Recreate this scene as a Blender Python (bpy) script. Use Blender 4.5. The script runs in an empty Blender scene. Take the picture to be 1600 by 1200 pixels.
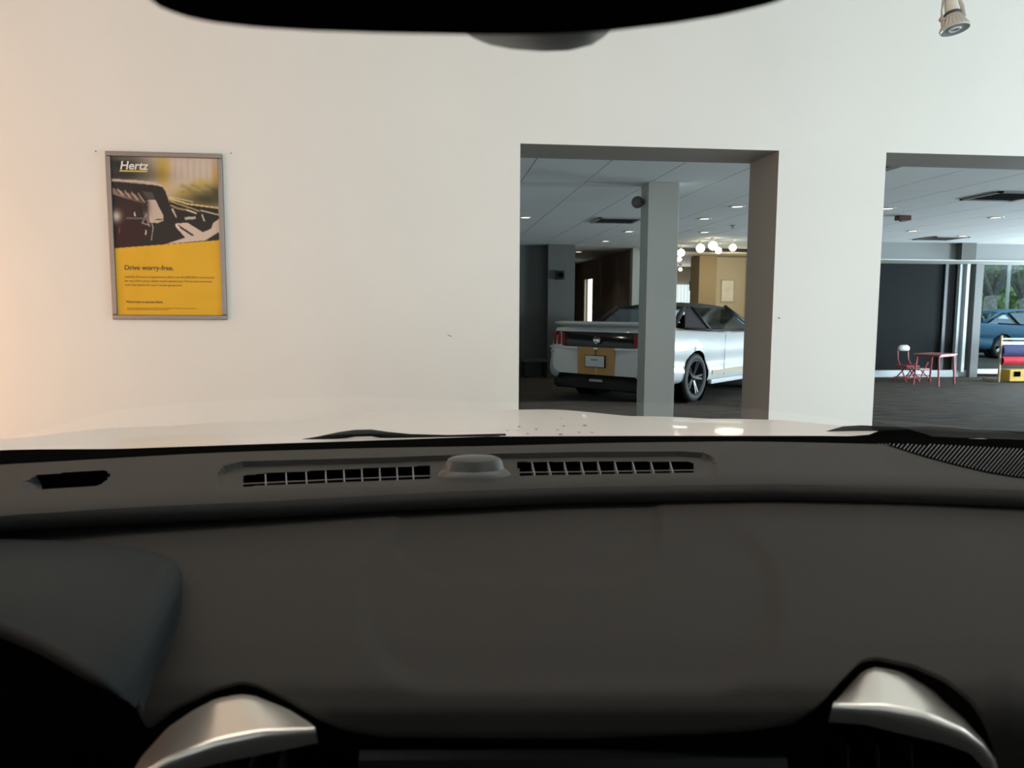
import bpy, bmesh, math, random
import numpy as np
from mathutils import Vector, Matrix
random.seed(7)
SC = bpy.context.scene
COL = SC.collection
R = math.radians

# ------------------------------------------------------------------ camera
CAM_H = 1.32
YAW, PITCH, ROLL = R(5.8), math.atan(.1), .0058
FPX = 1200.0
_f0 = np.array([math.sin(YAW), math.cos(YAW), 0.]); _r0 = np.array([math.cos(YAW), -math.sin(YAW), 0.]); _up = np.array([0, 0, 1.])
_f = _f0*math.cos(PITCH)-_up*math.sin(PITCH); _u0 = _up*math.cos(PITCH)+_f0*math.sin(PITCH)
_r = _r0*math.cos(ROLL)+_u0*math.sin(ROLL); _u = _u0*math.cos(ROLL)-_r0*math.sin(ROLL)
CAMP = np.array([0, 0, CAM_H])
cd = bpy.data.cameras.new('camera'); cam = bpy.data.objects.new('camera', cd); COL.objects.link(cam)
cd.sensor_width = 36; cd.lens = 27; cd.clip_start = .02; cd.clip_end = 300
cd.dof.use_dof = True; cd.dof.focus_distance = 2.2; cd.dof.aperture_fstop = 9.5
m = Matrix(((_r[0], _u[0], -_f[0], 0), (_r[1], _u[1], -_f[1], 0), (_r[2], _u[2], -_f[2], CAM_H), (0, 0, 0, 1)))
cam.matrix_world = m
SC.camera = cam

# ------------------------------------------------------------------ world, exposure, main lights
SC.view_settings.view_transform = 'Standard'; SC.view_settings.look = 'None'
SC.view_settings.exposure = 0.0; SC.view_settings.gamma = 1; SC.view_settings.use_curve_mapping = False
SC.cycles.max_bounces = 8; SC.cycles.transparent_max_bounces = 16
SC.cycles.sample_clamp_indirect = 4
w = bpy.data.worlds.new('overcast'); SC.world = w; w.use_nodes = True
nt = w.node_tree; bg = nt.nodes['Background']
tc = nt.nodes.new('ShaderNodeTexCoord'); sep = nt.nodes.new('ShaderNodeSeparateXYZ'); cr = nt.nodes.new('ShaderNodeValToRGB')
nt.links.new(tc.outputs['Generated'], sep.inputs[0]); nt.links.new(sep.outputs['Z'], cr.inputs[0]); nt.links.new(cr.outputs[0], bg.inputs[0])
cr.color_ramp.elements[0].color = (.62, .72, .76, 1); cr.color_ramp.elements[1].color = (.50, .66, .85, 1)
bg.inputs[1].default_value = 2.2

def area(name, loc, direction, sx, sy, power, color):
    l = bpy.data.lights.new(name, 'AREA'); l.shape = 'RECTANGLE'; l.size = sx; l.size_y = sy; l.energy = power; l.color = color
    o = bpy.data.objects.new(name, l); COL.objects.link(o); o.location = loc
    o.rotation_euler = Vector(direction).to_track_quat('-Z', 'Y').to_euler(); return o
# unseen fill lamps added for the bay: behind the car, right side, overhead
area('rear_bay_fill', (.9, -5.9, 1.4), (0.05, 1, -.04), 7.5, 2.4, 140, (.94, .97, 1.0))
area('right_bay_fill', (6.3, 1.6, 1.5), (-1, .45, -.05), 3.0, 2.3, 165, (.80, .93, 1.0))
area('overhead_bay_fill', (.6, .7, 3.33), (0, 0, -1), 6.0, .6, 46, (1, .95, .88))
area('warm_left_lamp_light', (-3.75, 3.7, 1.15), (.35, 1, -.1), .5, .9, 19, (1, .50, .20))
area('warm_left_fill', (-4.3, 1.5, 1.6), (1, .5, -.05), 1.6, 1.4, 44, (1, .52, .32))  # added side lamp, no window behind it; warms the left
# fill lamps added out of frame to brighten the showroom, in place of daylight
area('showroom_side_fill', (14.9, 6.25, 1.2), (-1, .25, .38), 2.3, 1.9, 1080, (.76, .90, 1.0))
area('showroom_corner_fill', (14.9, 11.85, 1.2), (-1, -.3, .38), 2.1, 1.9, 860, (.76, .90, 1.0))
area('showroom_rear_fill', (13.7, 14.1, 1.2), (-.35, -1, .4), 2.2, 1.9, 380, (.76, .90, 1.0))
area('back_room_daylight', (7.2, 21.8, 1.3), (-.3, -1, 0), 1.2, 1.4, 40, (.95, .97, 1.0))

# ------------------------------------------------------------------ pixel helpers (measuring the photograph)
def ray(x, y): return _f+(x-800)/FPX*_r-(y-600)/FPX*_u
def atY(x, y, Y): d = ray(x, y); return Vector(CAMP+d*(Y/d[1]))
def atZ(x, y, Z): d = ray(x, y); return Vector(CAMP+d*((Z-CAM_H)/d[2]))
CY = R(1.5)                                       # the parked car's own heading
_cr = np.array([[math.cos(CY), math.sin(CY), 0], [-math.sin(CY), math.cos(CY), 0], [0, 0, 1]])
def cY(x, y, Y): d = _cr@ray(x, y); return Vector(CAMP+d*(Y/d[1]))
def cZ(x, y, Z): d = _cr@ray(x, y); return Vector(CAMP+d*((Z-CAM_H)/d[2]))
def ip(table, x):
    return float(np.interp(x, [p[0] for p in table], [p[1] for p in table]))
def smooth_table(table, x):
    # gentle smoothing of a polyline so contours read as curves
    s = 0
    for k in (-2, -1, 0, 1, 2): s += ip(table, x+k*14)*(1, 2, 3, 2, 1)[k+2]
    return s/9

# ------------------------------------------------------------------ materials
def mat(name, col, rough=.5, metal=0., spec=.5, coat=0., emit=None, es=0., bump=0., bscale=50., noise=0., nscale=4., alpha=1., coatr=.05):
    mt = bpy.data.materials.new(name); mt.use_nodes = True; n = mt.node_tree; b = n.nodes['Principled BSDF']
    b.inputs['Base Color'].default_value = (*col, 1); b.inputs['Roughness'].default_value = rough; b.inputs['Metallic'].default_value = metal
    b.inputs['Specular IOR Level'].default_value = spec; b.inputs['Coat Weight'].default_value = coat; b.inputs['Coat Roughness'].default_value = coatr
    if emit: b.inputs['Emission Color'].default_value = (*emit, 1); b.inputs['Emission Strength'].default_value = es
    if noise:
        t = n.nodes.new('ShaderNodeTexCoord'); q = n.nodes.new('ShaderNodeTexNoise'); q.inputs['Scale'].default_value = nscale; q.inputs['Detail'].default_value = 5
        rr = n.nodes.new('ShaderNodeValToRGB'); n.links.new(t.outputs['Object'], q.inputs['Vector']); n.links.new(q.outputs[0], rr.inputs[0]); n.links.new(rr.outputs[0], b.inputs['Base Color'])
        rr.color_ramp.elements[0].position = .3; rr.color_ramp.elements[1].position = .7
        rr.color_ramp.elements[0].color = (*[c*(1-noise) for c in col], 1); rr.color_ramp.elements[1].color = (*[min(1, c*(1+noise)) for c in col], 1)
    if bump:
        t = n.nodes.new('ShaderNodeTexCoord'); q = n.nodes.new('ShaderNodeTexNoise'); q.inputs['Scale'].default_value = bscale; q.inputs['Detail'].default_value = 3
        bp = n.nodes.new('ShaderNodeBump'); bp.inputs['Strength'].default_value = bump; bp.inputs['Distance'].default_value = .002
        n.links.new(t.outputs['Object'], q.inputs['Vector']); n.links.new(q.outputs[0], bp.inputs['Height']); n.links.new(bp.outputs[0], b.inputs['Normal'])
    return mt
def glass(name, tint=(1, 1, 1), refl=1.0):
    mt = bpy.data.materials.new(name); mt.use_nodes = True; n = mt.node_tree; n.nodes.clear()
    o = n.nodes.new('ShaderNodeOutputMaterial'); mx = n.nodes.new('ShaderNodeMixShader'); t = n.nodes.new('ShaderNodeBsdfTransparent'); g = n.nodes.new('ShaderNodeBsdfGlossy')
    fr = n.nodes.new('ShaderNodeFresnel'); fr.inputs[0].default_value = 1.45; mu = n.nodes.new('ShaderNodeMath'); mu.operation = 'MULTIPLY'; mu.inputs[1].default_value = refl
    t.inputs[0].default_value = (*tint, 1); g.inputs['Roughness'].default_value = .02; g.inputs['Color'].default_value = (.9, .95, 1, 1)
    n.links.new(fr.outputs[0], mu.inputs[0]); n.links.new(mu.outputs[0], mx.inputs[0]); n.links.new(t.outputs[0], mx.inputs[1]); n.links.new(g.outputs[0], mx.inputs[2]); n.links.new(mx.outputs[0], o.inputs[0])
    return mt
def brushed(name, col, rough):
    return mat(name, col, rough, .85, noise=.05, nscale=40)
WALLW = mat('white_wall_paint', (.80, .79, .755), .6, noise=.025, nscale=.9, bump=.12, bscale=160)
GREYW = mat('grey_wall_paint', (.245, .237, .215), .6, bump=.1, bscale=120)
GREYC = mat('grey_column_paint', (.47, .47, .43), .6)
TILE = mat('ceiling_tile_white', (.74, .76, .76), .8, noise=.06, nscale=300, bump=.3, bscale=250)
GRID = mat('ceiling_joint', (.10, .10, .10), .8)
BROWN = mat('brown_wall_paint', (.16, .115, .085), .7)
TAN = mat('tan_wall_paint', (.30, .235, .15), .7)
CREAM = mat('cream_wall_paint', (.62, .56, .46), .7)
CONC = mat('concrete', (.46, .45, .43), .5, noise=.15, nscale=3)
DKGREY = mat('dark_grey_paint', (.085, .088, .085), .6)
FRAMEW = mat('pale_window_frame', (.62, .68, .70), .4)
SILV = brushed('poster_frame_metal', (.29, .26, .24), .42)
PADM = mat('dash_vinyl', (.038, .035, .032), .7, spec=.25, bump=.35, bscale=900, noise=.04, nscale=6)
PADL = mat('dash_vinyl_lower', (.031, .0285, .026), .7, spec=.22, bump=.3, bscale=900, noise=.03, nscale=5)
HOODP = mat('instrument_hood_plastic', (.017, .022, .024), .75, spec=.15, bump=.2, bscale=900)
BLK = mat('black_plastic', (.008, .008, .009), .5, spec=.25)
BLKG = mat('gloss_black', (.006, .006, .007), .12)
BLKM = mat('matte_black', (.003, .003, .003), .95, spec=0.)
SATIN = mat('satin_metal', (.84, .79, .72), .32, .9)
WPAINT = mat('white_car_paint', (.60, .565, .53), .42, coat=.22, coatr=.06, spec=.4)
WPAINT2 = mat('showroom_white_paint', (.54, .55, .55), .45, coat=.55)
BPAINT = mat('blue_car_paint', (.04, .17, .30), .4, coat=.3)
GOLD = mat('gold_stripe', (.42, .22, .04), .35, coat=.6)
RUB = mat('tyre_rubber', (.012, .012, .012), .7)
RIMD = mat('dark_alloy', (.03, .03, .032), .3, .7)
CHROME = mat('bright_chrome', (.75, .76, .78), .12, 1.)
LAMPR = mat('red_lamp_lens', (.20, .010, .012), .4, spec=.3)
PLATEM = mat('plate_white', (.55, .57, .58), .5)
RED = mat('red_painted_metal', (.38, .045, .05), .4)
LWHITE = mat('off_white_plastic', (.7, .74, .72), .4)
WOODP = mat('pale_wood', (.5, .37, .22), .5, noise=.15, nscale=20)
NAVY = mat('navy_canvas', (.025, .035, .12), .8)
REDC = mat('red_canvas', (.5, .012, .03), .8)
YEL = mat('yellow_plastic', (.62, .38, .03), .5)
ORG = mat('orange_plastic', (.65, .18, .03), .5)
GLASS = glass('window_glass', (.86, .93, .93), 1.0)
WSHIELD = glass('windshield_glass', (.97, .985, .975), .35)
CARGL = glass('tinted_car_glass', (.88, .92, .92), .8)
DKGLASS = mat('dark_blind_glass', (.008, .010, .011), .6, spec=.08)
DOWNL = mat('downlight_lens', (.9, .9, .85), .5, emit=(1, .86, .68), es=2.6)
GLOBE = mat('globe_glass', (.9, .9, .85), .5, emit=(1, .9, .58), es=5.0)
FABR = mat('black_cloth', (.012, .012, .013), .85)
LAMPBODY = mat('lamp_ceramic_white', (.52, .48, .42), .45)
LAMPGL = mat('lamp_lens', (.25, .28, .30), .25)
DRED = mat('dark_red_plastic', (.09, .018, .02), .4)
def carpet_mat():
    mt = mat('striated_carpet', (.05, .045, .04), .95, spec=.1); n = mt.node_tree; b = n.nodes['Principled BSDF']
    t = n.nodes.new('ShaderNodeTexCoord'); mp = n.nodes.new('ShaderNodeMapping'); mp.inputs['Scale'].default_value = (1.2, 9, 1); mp.inputs['Rotation'].default_value = (0, 0, R(12))
    q = n.nodes.new('ShaderNodeTexNoise'); q.inputs['Scale'].default_value = 1.6; q.inputs['Detail'].default_value = 6; q.inputs['Roughness'].default_value = .7
    rr = n.nodes.new('ShaderNodeValToRGB'); rr.color_ramp.elements[0].position = .38; rr.color_ramp.elements[1].position = .64
    rr.color_ramp.elements[0].color = (.032, .029, .026, 1); rr.color_ramp.elements[1].color = (.105, .089, .072, 1)
    n.links.new(t.outputs['Object'], mp.inputs[0]); n.links.new(mp.outputs[0], q.inputs['Vector']); n.links.new(q.outputs[0], rr.inputs[0]); n.links.new(rr.outputs[0], b.inputs['Base Color'])
    return mt
CARPET = carpet_mat()

# ------------------------------------------------------------------ mesh helpers
class MB:
    def __init__(s): s.v = []; s.f = []; s.mi = []
    def add(s, vs, fs, mi=0):
        k = len(s.v); s.v += [tuple(p) for p in vs]; s.f += [tuple(i+k for i in f) for f in fs]; s.mi += [mi]*len(fs); return s
    def box(s, x0, x1, y0, y1, z0, z1, mi=0):
        v = [(x, y, z) for z in (z0, z1) for y in (y0, y1) for x in (x0, x1)]
        return s.add(v, [(0, 2, 3, 1), (4, 5, 7, 6), (0, 1, 5, 4), (2, 6, 7, 3), (0, 4, 6, 2), (1, 3, 7, 5)], mi)
    def hexa(s, a, b, mi=0):                    # two quads a (4 pts), b (4 pts)
        return s.add(list(a)+list(b), [(0, 1, 2, 3), (7, 6, 5, 4), (0, 4, 5, 1), (1, 5, 6, 2), (2, 6, 7, 3), (3, 7, 4, 0)], mi)
    def grid(s, rows, mi=0, closed=False):
        n = len(rows[0]); v = [p for r in rows for p in r]; f = []
        for i in range(len(rows)-1):
            for j in range(n-1 if not closed else n):
                j2 = (j+1) % n; f.append((i*n+j, i*n+j2, (i+1)*n+j2, (i+1)*n+j))
        return s.add(v, f, mi)
    def tube(s, pts, r, n=8, mi=0, flat=1.):
        pts = [Vector(p) for p in pts]; rows = []
        for i, p in enumerate(pts):
            t = (pts[min(i+1, len(pts)-1)]-pts[max(i-1, 0)]).normalized()
            a = t.cross(Vector((0, 0, 1))); a = a if a.length > 1e-3 else t.cross(Vector((0, 1, 0))); a.normalize(); b = a.cross(t)
            rr = r[i] if isinstance(r, (list, tuple)) else r
            rows.append([p+a*rr*math.cos(2*math.pi*k/n)+b*rr*flat*math.sin(2*math.pi*k/n) for k in range(n)])
        s.grid(rows, mi, True); k = len(s.v)-len(rows)*n
        s.f += [tuple(k+j for j in range(n))[::-1], tuple(k+(len(rows)-1)*n+j for j in range(n))]; s.mi += [mi, mi]; return s
    def lathe(s, prof, n=24, mi=0, M=None, sx=1., sy=1.):
        M = M or Matrix.Identity(4); rows = [[M@Vector((r*math.cos(2*math.pi*k/n)*sx, r*math.sin(2*math.pi*k/n)*sy, z)) for k in range(n)] for r, z in prof]
        return s.grid(rows, mi, True)
    def prism(s, poly, off, mi=0):              # planar polygon pts (Vectors) extruded by off
        n = len(poly); off = Vector(off); v = [Vector(p) for p in poly]+[Vector(p)+off for p in poly]
        return s.add(v, [tuple(range(n))[::-1], tuple(range(n, 2*n))]+[(i, (i+1) % n, n+(i+1) % n, n+i) for i in range(n)], mi)
    def build(s, name, mats, parent=None, smooth=False, bevel=0., fix=True, loc=None, subsurf=0, sharp=0):
        me = bpy.data.meshes.new(name); me.from_pydata([tuple(p) for p in s.v], [], s.f); me.polygons.foreach_set('material_index', s.mi)
        for mm in (mats if isinstance(mats, (list, tuple)) else [mats]): me.materials.append(mm)
        if fix:
            bm = bmesh.new(); bm.from_mesh(me); bmesh.ops.recalc_face_normals(bm, faces=bm.faces); bm.to_mesh(me); bm.free()
        if smooth:
            me.shade_smooth()
            if sharp: me.set_sharp_from_angle(angle=R(sharp))
        o = bpy.data.objects.new(name, me); COL.objects.link(o)
        if parent: o.parent = parent
        if loc: o.location = loc
        if bevel:
            md = o.modifiers.new('bevel', 'BEVEL'); md.width = bevel; md.segments = 2; md.limit_method = 'ANGLE'
            me.shade_smooth(); md.harden_normals = True
        if subsurf: md = o.modifiers.new('sub', 'SUBSURF'); md.levels = md.render_levels = subsurf
        return o
def struct(o): o['kind'] = 'structure'; return o
def tag(o, label, cat, group=None):
    o['label'] = label; o['category'] = cat
    if group: o['group'] = group
    return o
def empty(name, loc, label, cat, rz=0., group=None):
    o = bpy.data.objects.new(name, None); COL.objects.link(o); o.location = loc; o.rotation_euler = (0, 0, rz); o.empty_display_size = .1
    return tag(o, label, cat, group)
def txt(body, name, size, loc, rot, mt, parent=None, shear=0., sx=1., bold=0., align='LEFT', thick=.0006):
    c = bpy.data.curves.new(name+'_curve', 'FONT'); c.body = body; c.size = size; c.shear = shear; c.extrude = thick/2; c.offset = bold; c.align_x = align
    t = bpy.data.objects.new(name+'_tmp', c); COL.objects.link(t); bpy.context.view_layer.update()
    me = bpy.data.meshes.new_from_object(t.evaluated_get(bpy.context.evaluated_depsgraph_get())); bpy.data.objects.remove(t)
    o = bpy.data.objects.new(name, me); COL.objects.link(o); me.materials.clear(); me.materials.append(mt)
    o.location = loc; o.rotation_euler = rot; o.scale = (sx, 1, 1)
    if parent: o.parent = parent
    return o

# ================================================================== SETTING
W0, W1, CH = 4.48, 4.90, 2.5
O1 = (.495, 2.036, 2.252); O2 = (2.708, 5.3, 2.258)
# front wall with its two openings: white face, grey reveals and soffits
mb = MB(); BZ = 3.4
def wallpiece(x0, x1, z0, z1):
    mb.box(x0, x1, W0, W1, z0, z1)
for a in ((-4.6, O1[0], 0, BZ), (O1[1], O2[0], 0, BZ), (O2[1], 6.6, 0, BZ), (O1[0], O1[1], O1[2], BZ), (O2[0], O2[1], O2[2], BZ)): wallpiece(*a)
fw = mb.build('wall_front', [WALLW, GREYW]); struct(fw)
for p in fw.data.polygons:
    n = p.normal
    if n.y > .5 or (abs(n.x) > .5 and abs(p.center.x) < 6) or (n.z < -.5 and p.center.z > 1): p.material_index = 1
# bay shell
struct(MB().box(-4.8, 6.8, -6.2, W0, -.1, 0).build('floor', CONC))
struct(MB().box(-4.8, 6.8, -6.2, W0, BZ, BZ+.1).build('ceiling', WALLW))
struct(MB().box(-4.8, -4.6, -6.2, W0, 0, BZ).build('wall_left', WALLW))
struct(MB().box(6.6, 6.8, -6.2, W0, 0, BZ).build('wall_right', WALLW))
mb = MB(); mb.box(-4.6, -3.4, -6.2, -6.0, 0, BZ); mb.box(5.2, 6.6, -6.2, -6.0, 0, BZ); mb.box(-3.4, 5.2, -6.2, -6.0, 3.1, BZ); struct(mb.build('wall_back', WALLW))
wn = MB().box(-3.4, 5.2, -6.12, -6.10, 0, 3.1).build('window_1', GLASS); struct(wn)
for x in (-3.4, -1.25, .9, 3.05, 5.14): MB().box(x, x+.06, -6.15, -6.05, 0, 3.1).build('window_frame', FRAMEW, wn)
# showroom shell
struct(MB().box(-1, 15.2, W0+.001, 30, -.1, -.001).build('floor_showroom', CARPET))
struct(MB().box(-1, 15.2, W1, 30, CH+.03, CH+.1).build('ceiling_showroom', GRID))
struct(MB().box(-1.2, -1, W1, 14.6, 0, CH+.03).build('wall_showroom_left', GREYC))
struct(MB().box(-1, 2.14, 14.72, 14.9, 0, CH+.03).build('wall_showroom_back', DKGREY))
struct(MB().box(2.14, 2.65, 14.45, 14.9, 0, CH).build('wall_pier', mat('pier_paint', (.085, .088, .08), .6)))
# brown corridor beyond the pier
mb = MB(); mb.box(3.95, 4.05, 15.3, 19.1, 0, CH); mb.box(3.95, 4.05, 20.0, 22, 0, CH); mb.box(3.95, 4.05, 19.1, 20.0, 2.05, CH); mb.box(2.5, 4.05, 22, 22.1, 0, CH); mb.box(2.5, 2.6, 14.9, 22, 0, CH)
struct(mb.build('wall_corridor', BROWN))
struct(MB().box(3.93, 4.22, 15.1, 15.3, 0, CH).build('wall_pier_inner', GREYC))
# back room, right of the corridor: long cream room ending in a window
struct(MB().box(4.05, 4.10, 15.3, 22, 0, CH).build('wall_back_room_left', CREAM))
struct(MB().box(8.2, 8.3, 17.6, 22, 0, CH).build('wall_back_room_right', CREAM))
b0, b1 = atY(1091, 480, 17), atY(1118, 480, 17)
struct(MB().box(b0.x, b1.x, 17, 17.6, 0, CH).build('wall_tan_pier', TAN))
struct(MB().box(b1.x, 8.3, 17.4, 17.6, 0, CH).build('wall_back_room_front', CREAM))
struct(MB().box(7.2, 7.3, 13.9, 17.4, 0, CH).build('wall_connecting', CREAM))
wa_, wb_ = atY(1063, 445, 22), atY(1089, 475, 22); wx0, wx1, wz1 = wa_.x-.25, wb_.x, wa_.z
mb = MB(); mb.box(4.1, wx0, 22, 22.1, 0, CH); mb.box(wx1, 8.2, 22, 22.1, 0, CH); mb.box(wx0, wx1, 22, 22.1, wz1, CH); mb.box(wx0, wx1, 22, 22.1, 0, .5); struct(mb.build('wall_far_back', CREAM))
blind = mat('lit_blind', (.85, .88, .9), .8, emit=(.85, .97, 1), es=.75)
wb = MB().box(wx0, wx1, 22.03, 22.05, .5, wz1).build('window_2', GLASS); struct(wb)
mb = MB(); k = 0
while wx0+k*.1+.08 < wx1: mb.box(wx0+.01+k*.1, wx0+.09+k*.1, 21.93, 21.95, .5, wz1); k += 1
o = mb.build('blind_slats', blind, wb); o['kind'] = 'stuff'
# daylit narrow window at the corridor's far side
w5 = MB().box(4.02, 4.04, 19.1, 20.0, 0, 2.05).build('window_5', mat('bright_obscured_glass', (.9, .95, .9), .4, emit=(.9, 1, .95), es=1.5)); struct(w5)
MB().box(3.93, 3.96, 19.98, 20.12, 0, 2.05).build('window_frame', CREAM, w5)
# dropped beam between showroom and back room, ceiling dark edge strip
struct(MB().box(4.22, 7.2, 14.95, 15.15, 2.44, CH+.02).build('trim_1', DKGREY))
# soffit above the showroom windows, window wall behind it
s0 = atY(1385, 405, 13.05)
SB = s0.z
struct(MB().box(7.3, 15.2, 13.05, 13.25, SB, CH+.02).build('wall_soffit', mat('soffit_paint', (.22, .235, .23), .6)))
struct(MB().box(7.3, 15.2, 13.25, 14.3, SB, SB+.03).build('trim_2', GREYC))
struct(MB().box(7.3, 13.0, 13.02, 13.05, SB-.014, SB+.003).build('trim_3', FRAMEW))
YW = 14.2
xa = atY(1494, 500, YW).x; xb = atY(1511, 589, YW).x; xc_ = atY(1527, 560, YW).x
pane = MB().box(7.3, xa, YW+.05, YW+.07, .12, SB).build('window_3', DKGLASS); struct(pane)
MB().box(7.3, xa+.3, YW-.02, YW+.1, 0, .13).build('window_sill', FRAMEW, pane)
MB().box(xa-.28, xa-.22, YW+.0, YW+.05, .13, SB).build('window_mullion', mat('dark_mullion', (.05, .06, .065), .4), pane)
MB().box(xa, xa+.05, YW-.03, YW+.1, .1, SB).build('window_frame', FRAMEW, pane)
MB().box(xa+.11, xa+.17, YW-.08, YW+.1, .1, SB).build('window_frame', FRAMEW, pane)
struct(MB().box(xb-.04, xb+.12, YW-.12, YW+.2, 0, SB).build('wall_window_column', mat('window_column_paint', (.15, .155, .155), .6)))
box_ = MB(); p0 = atY(1499, 380, 12.98); p1 = atY(1520, 404, 12.98); box_.box(p0.x, p1.x, 12.9, 13.05, SB-.0, CH)
struct(box_.build('trim_4', DKGREY))
w4 = MB().box(xb+.14, 15.2, YW+.04, YW+.05, .1, SB).build('window_4', GLASS); struct(w4)
MB().box(xb+.12, xb+.19, YW-.02, YW+.1, .06, SB).build('window_frame', FRAMEW, w4)
MB().box(xb+.12, 15.2, YW-.02, YW+.1, .06, .15).build('window_sill', FRAMEW, w4)
hz = atY(1540, 408, YW).z
MB().box(xb+.12, 15.2, YW-.02, YW+.1, hz-.02, hz+.06).build('window_frame', FRAMEW, w4)
mb = MB(); mb.box(15.0, 15.2, W1, 6.2, 0, CH); mb.box(15, 15.2, 12.9, 14.3, 0, CH); mb.box(15, 15.2, 6.2, 12.9, 2.3, CH); mb.box(6.6, 15.2, W0, W1, 0, CH); struct(mb.build('wall_showroom_right', GREYC))
w6 = MB().box(15.08, 15.1, 6.2, 12.9, 0, 2.3).build('window_6', GLASS); struct(w6)
# free-standing column just inside the opening
c0, c1 = atZ(1013, 285, CH), atZ(1063, 285, CH)
struct(MB().box(c0.x, c1.x, 7.22, 7.49, 0, CH).build('wall_column', GREYC, bevel=.004))
# outside ground
struct(MB().box(-20, 60, 14.45, 90, -.14, -.11).build('ground', mat('asphalt', (.12, .125, .13), .9, noise=.15, nscale=8)))

# ceiling tiles, laid two feet by four, joints recessed
ceil = bpy.data.objects['ceiling_showroom']
gx = atZ(955, 252, CH).x % .61
tile_me = None; TW, TL = .61, 1.22
i0 = int((-0.9-gx)/TW)
proto = MB().box(.005, TW-.005, .005, TL-.005, 0, .03).build('ceiling_tile', TILE, ceil)
tiles = []
vents = [(atZ(963, 344, CH), 'square ceiling air vent left of the free-standing grey column'), (atZ(1572, 306, CH), 'large dark ceiling air vent nearest the right edge of the photo'), (atZ(1470, 372, CH), 'flat dark ceiling air vent just above the window soffit')]
proj_lim = 0
first = True
for i in range(i0, 26):
    for j in range(0, 9):
        x = gx+i*TW; y = 4.95+j*TL
        if x+TW > 15.1 or y+TL > 17.2: continue
        # only the tiles the two openings let one see (and some margin)
        cx, cy = x+TW/2, y+TL/2
        s = (cx)/cy
        if not ((.06 < s < .50) or (.56 < s < 1.12)): continue
        if cx > 7.3 and y > 13: continue
        if len(tiles) > 290: continue
        if first: o = proto; first = False
        else: o = proto.copy(); COL.objects.link(o)
        o.location = (x, y, CH); tiles.append(o)
# plain ceiling field around and beyond the tiles
mb = MB(); mb.box(2.6, 8.2, 16.0, 22, CH+.005, CH+.02); struct(mb.build('ceiling_back_room', mat('back_ceiling', (.42, .40, .36), .8)))

# ================================================================== things of the showroom
for k, (p, lab) in enumerate(vents):
    sx = .61 if k != 2 else .9
    t = empty('ceiling_vent', (p.x, p.y, CH), lab, 'vent')
    mb = MB()
    h = .30
    for (a, b, c, d) in ((-h, h, -h, -h+.04), (-h, h, h-.04, h), (-h, -h+.04, -h, h), (h-.04, h, -h, h)): mb.box(a, b, c, d, -.015, 0)
    mb.build('vent_frame', mat('vent_frame_grey', (.30, .31, .30), .5), t)
    MB().box(-h+.04, h-.04, -h+.04, h-.04, -.004, 0).build('vent_backing', BLK, t)
    for q in range(4):
        yy = -h+.09+q*.13
        MB().hexa([(-h+.04, yy, -.018), (h-.04, yy, -.018), (h-.04, yy+.07, -.004), (-h+.04, yy+.07, -.004)], [(-h+.04, yy, -.014), (h-.04, yy, -.014), (h-.04, yy+.07, 0), (-h+.04, yy+.07, 0)]).build('louvre', mat('louvre_dark', (.05, .05, .05), .5) if q == 0 and k == 0 else bpy.data.materials['louvre_dark'], t)
DL = [((821, 340), 'recessed downlight at the left edge of the middle opening'), ((983, 362), 'recessed downlight close to the left side of the grey column'), ((946, 377), 'recessed downlight between the column and the far grey pier'),
      ((904, 394), 'farthest recessed downlight, inside the brown corridor'), ((1101, 342), 'upper of two stacked downlights right of the grey column'), ((1101, 363), 'lower of two stacked downlights right of the grey column'),
      ((1152, 323), 'recessed downlight beside the right reveal of the middle opening'), ((1387, 326), 'recessed downlight at the left edge of the right opening'), ((1427, 361), 'brightest oval downlight in the right opening, left of the others'),
      ((1505, 369), 'recessed downlight nearest the soffit in the right opening'), ((1556, 340), 'recessed downlight in the right opening, below the large vent')]
prof_ring = [(.062, -.001), (.068, -.008), (.088, -.006), (.092, 0)]
for (px, lab) in DL:
    p = atZ(*px, CH-.004)
    t = empty('downlight', (p.x, p.y, CH), lab, 'downlight', group='recessed ceiling downlights')
    MB().lathe(prof_ring, 20).build('trim_ring', LAMPBODY, t, True)
    MB().lathe([(0, -.004), (.07, -.004)], 20).build('lens', DOWNL, t)
    if True:
        l = bpy.data.lights.new('downlight_bulb', 'SPOT'); l.energy = 12; l.spot_size = R(120); l.spot_blend = .8; l.color = (1, .85, .68); l.shadow_soft_size = .05
        lo = bpy.data.objects.new('downlight_bulb', l); COL.objects.link(lo); lo.parent = t; lo.location = (0, 0, -.03)
GL = [((1064, 395), .072, 'round globe bulb touching the right side of the grey column, largest there'), ((1094.5, 388), .075, 'large round globe bulb, first one right of the column group'), ((1114, 384), .075, 'highest round globe bulb in the middle of the row'),
      ((1122.5, 391.5), .06, 'small globe bulb tucked just below the highest one'), ((1145, 387), .062, 'rightmost globe bulb of the row'), ((1061, 405), .055, 'second globe bulb down beside the column'), ((1063, 421), .05, 'lowest and dimmest globe bulb beside the column')]
for (px, r, lab) in GL:
    z = 2.37; p = atZ(*px, z)
    t = empty('globe_light', (p.x, p.y, z), lab, 'light', group='round globe bulbs in the back room')
    MB().lathe([(r*math.sin(a), -r*math.cos(a)) for a in [math.pi*k/10 for k in range(11)]], 16).build('globe', GLOBE, t, True)
    MB().tube([(0, 0, r*.9), (0, 0, CH-z)], .008, 6).build('stem', LAMPBODY, t)
    MB().lathe([(0, CH-z), (.04, CH-z), (.04, CH-z-.02), (0, CH-z-.02)], 12).build('canopy', LAMPBODY, t)
pl = atY(1110, 400, 17)
l = bpy.data.lights.new('globe_glow', 'POINT'); l.energy = 45; l.color = (1, .88, .6); l.shadow_soft_size = .3
lo = bpy.data.objects.new('globe_glow', l); COL.objects.link(lo); lo.location = (pl.x, 15.7, 2.0)
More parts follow.
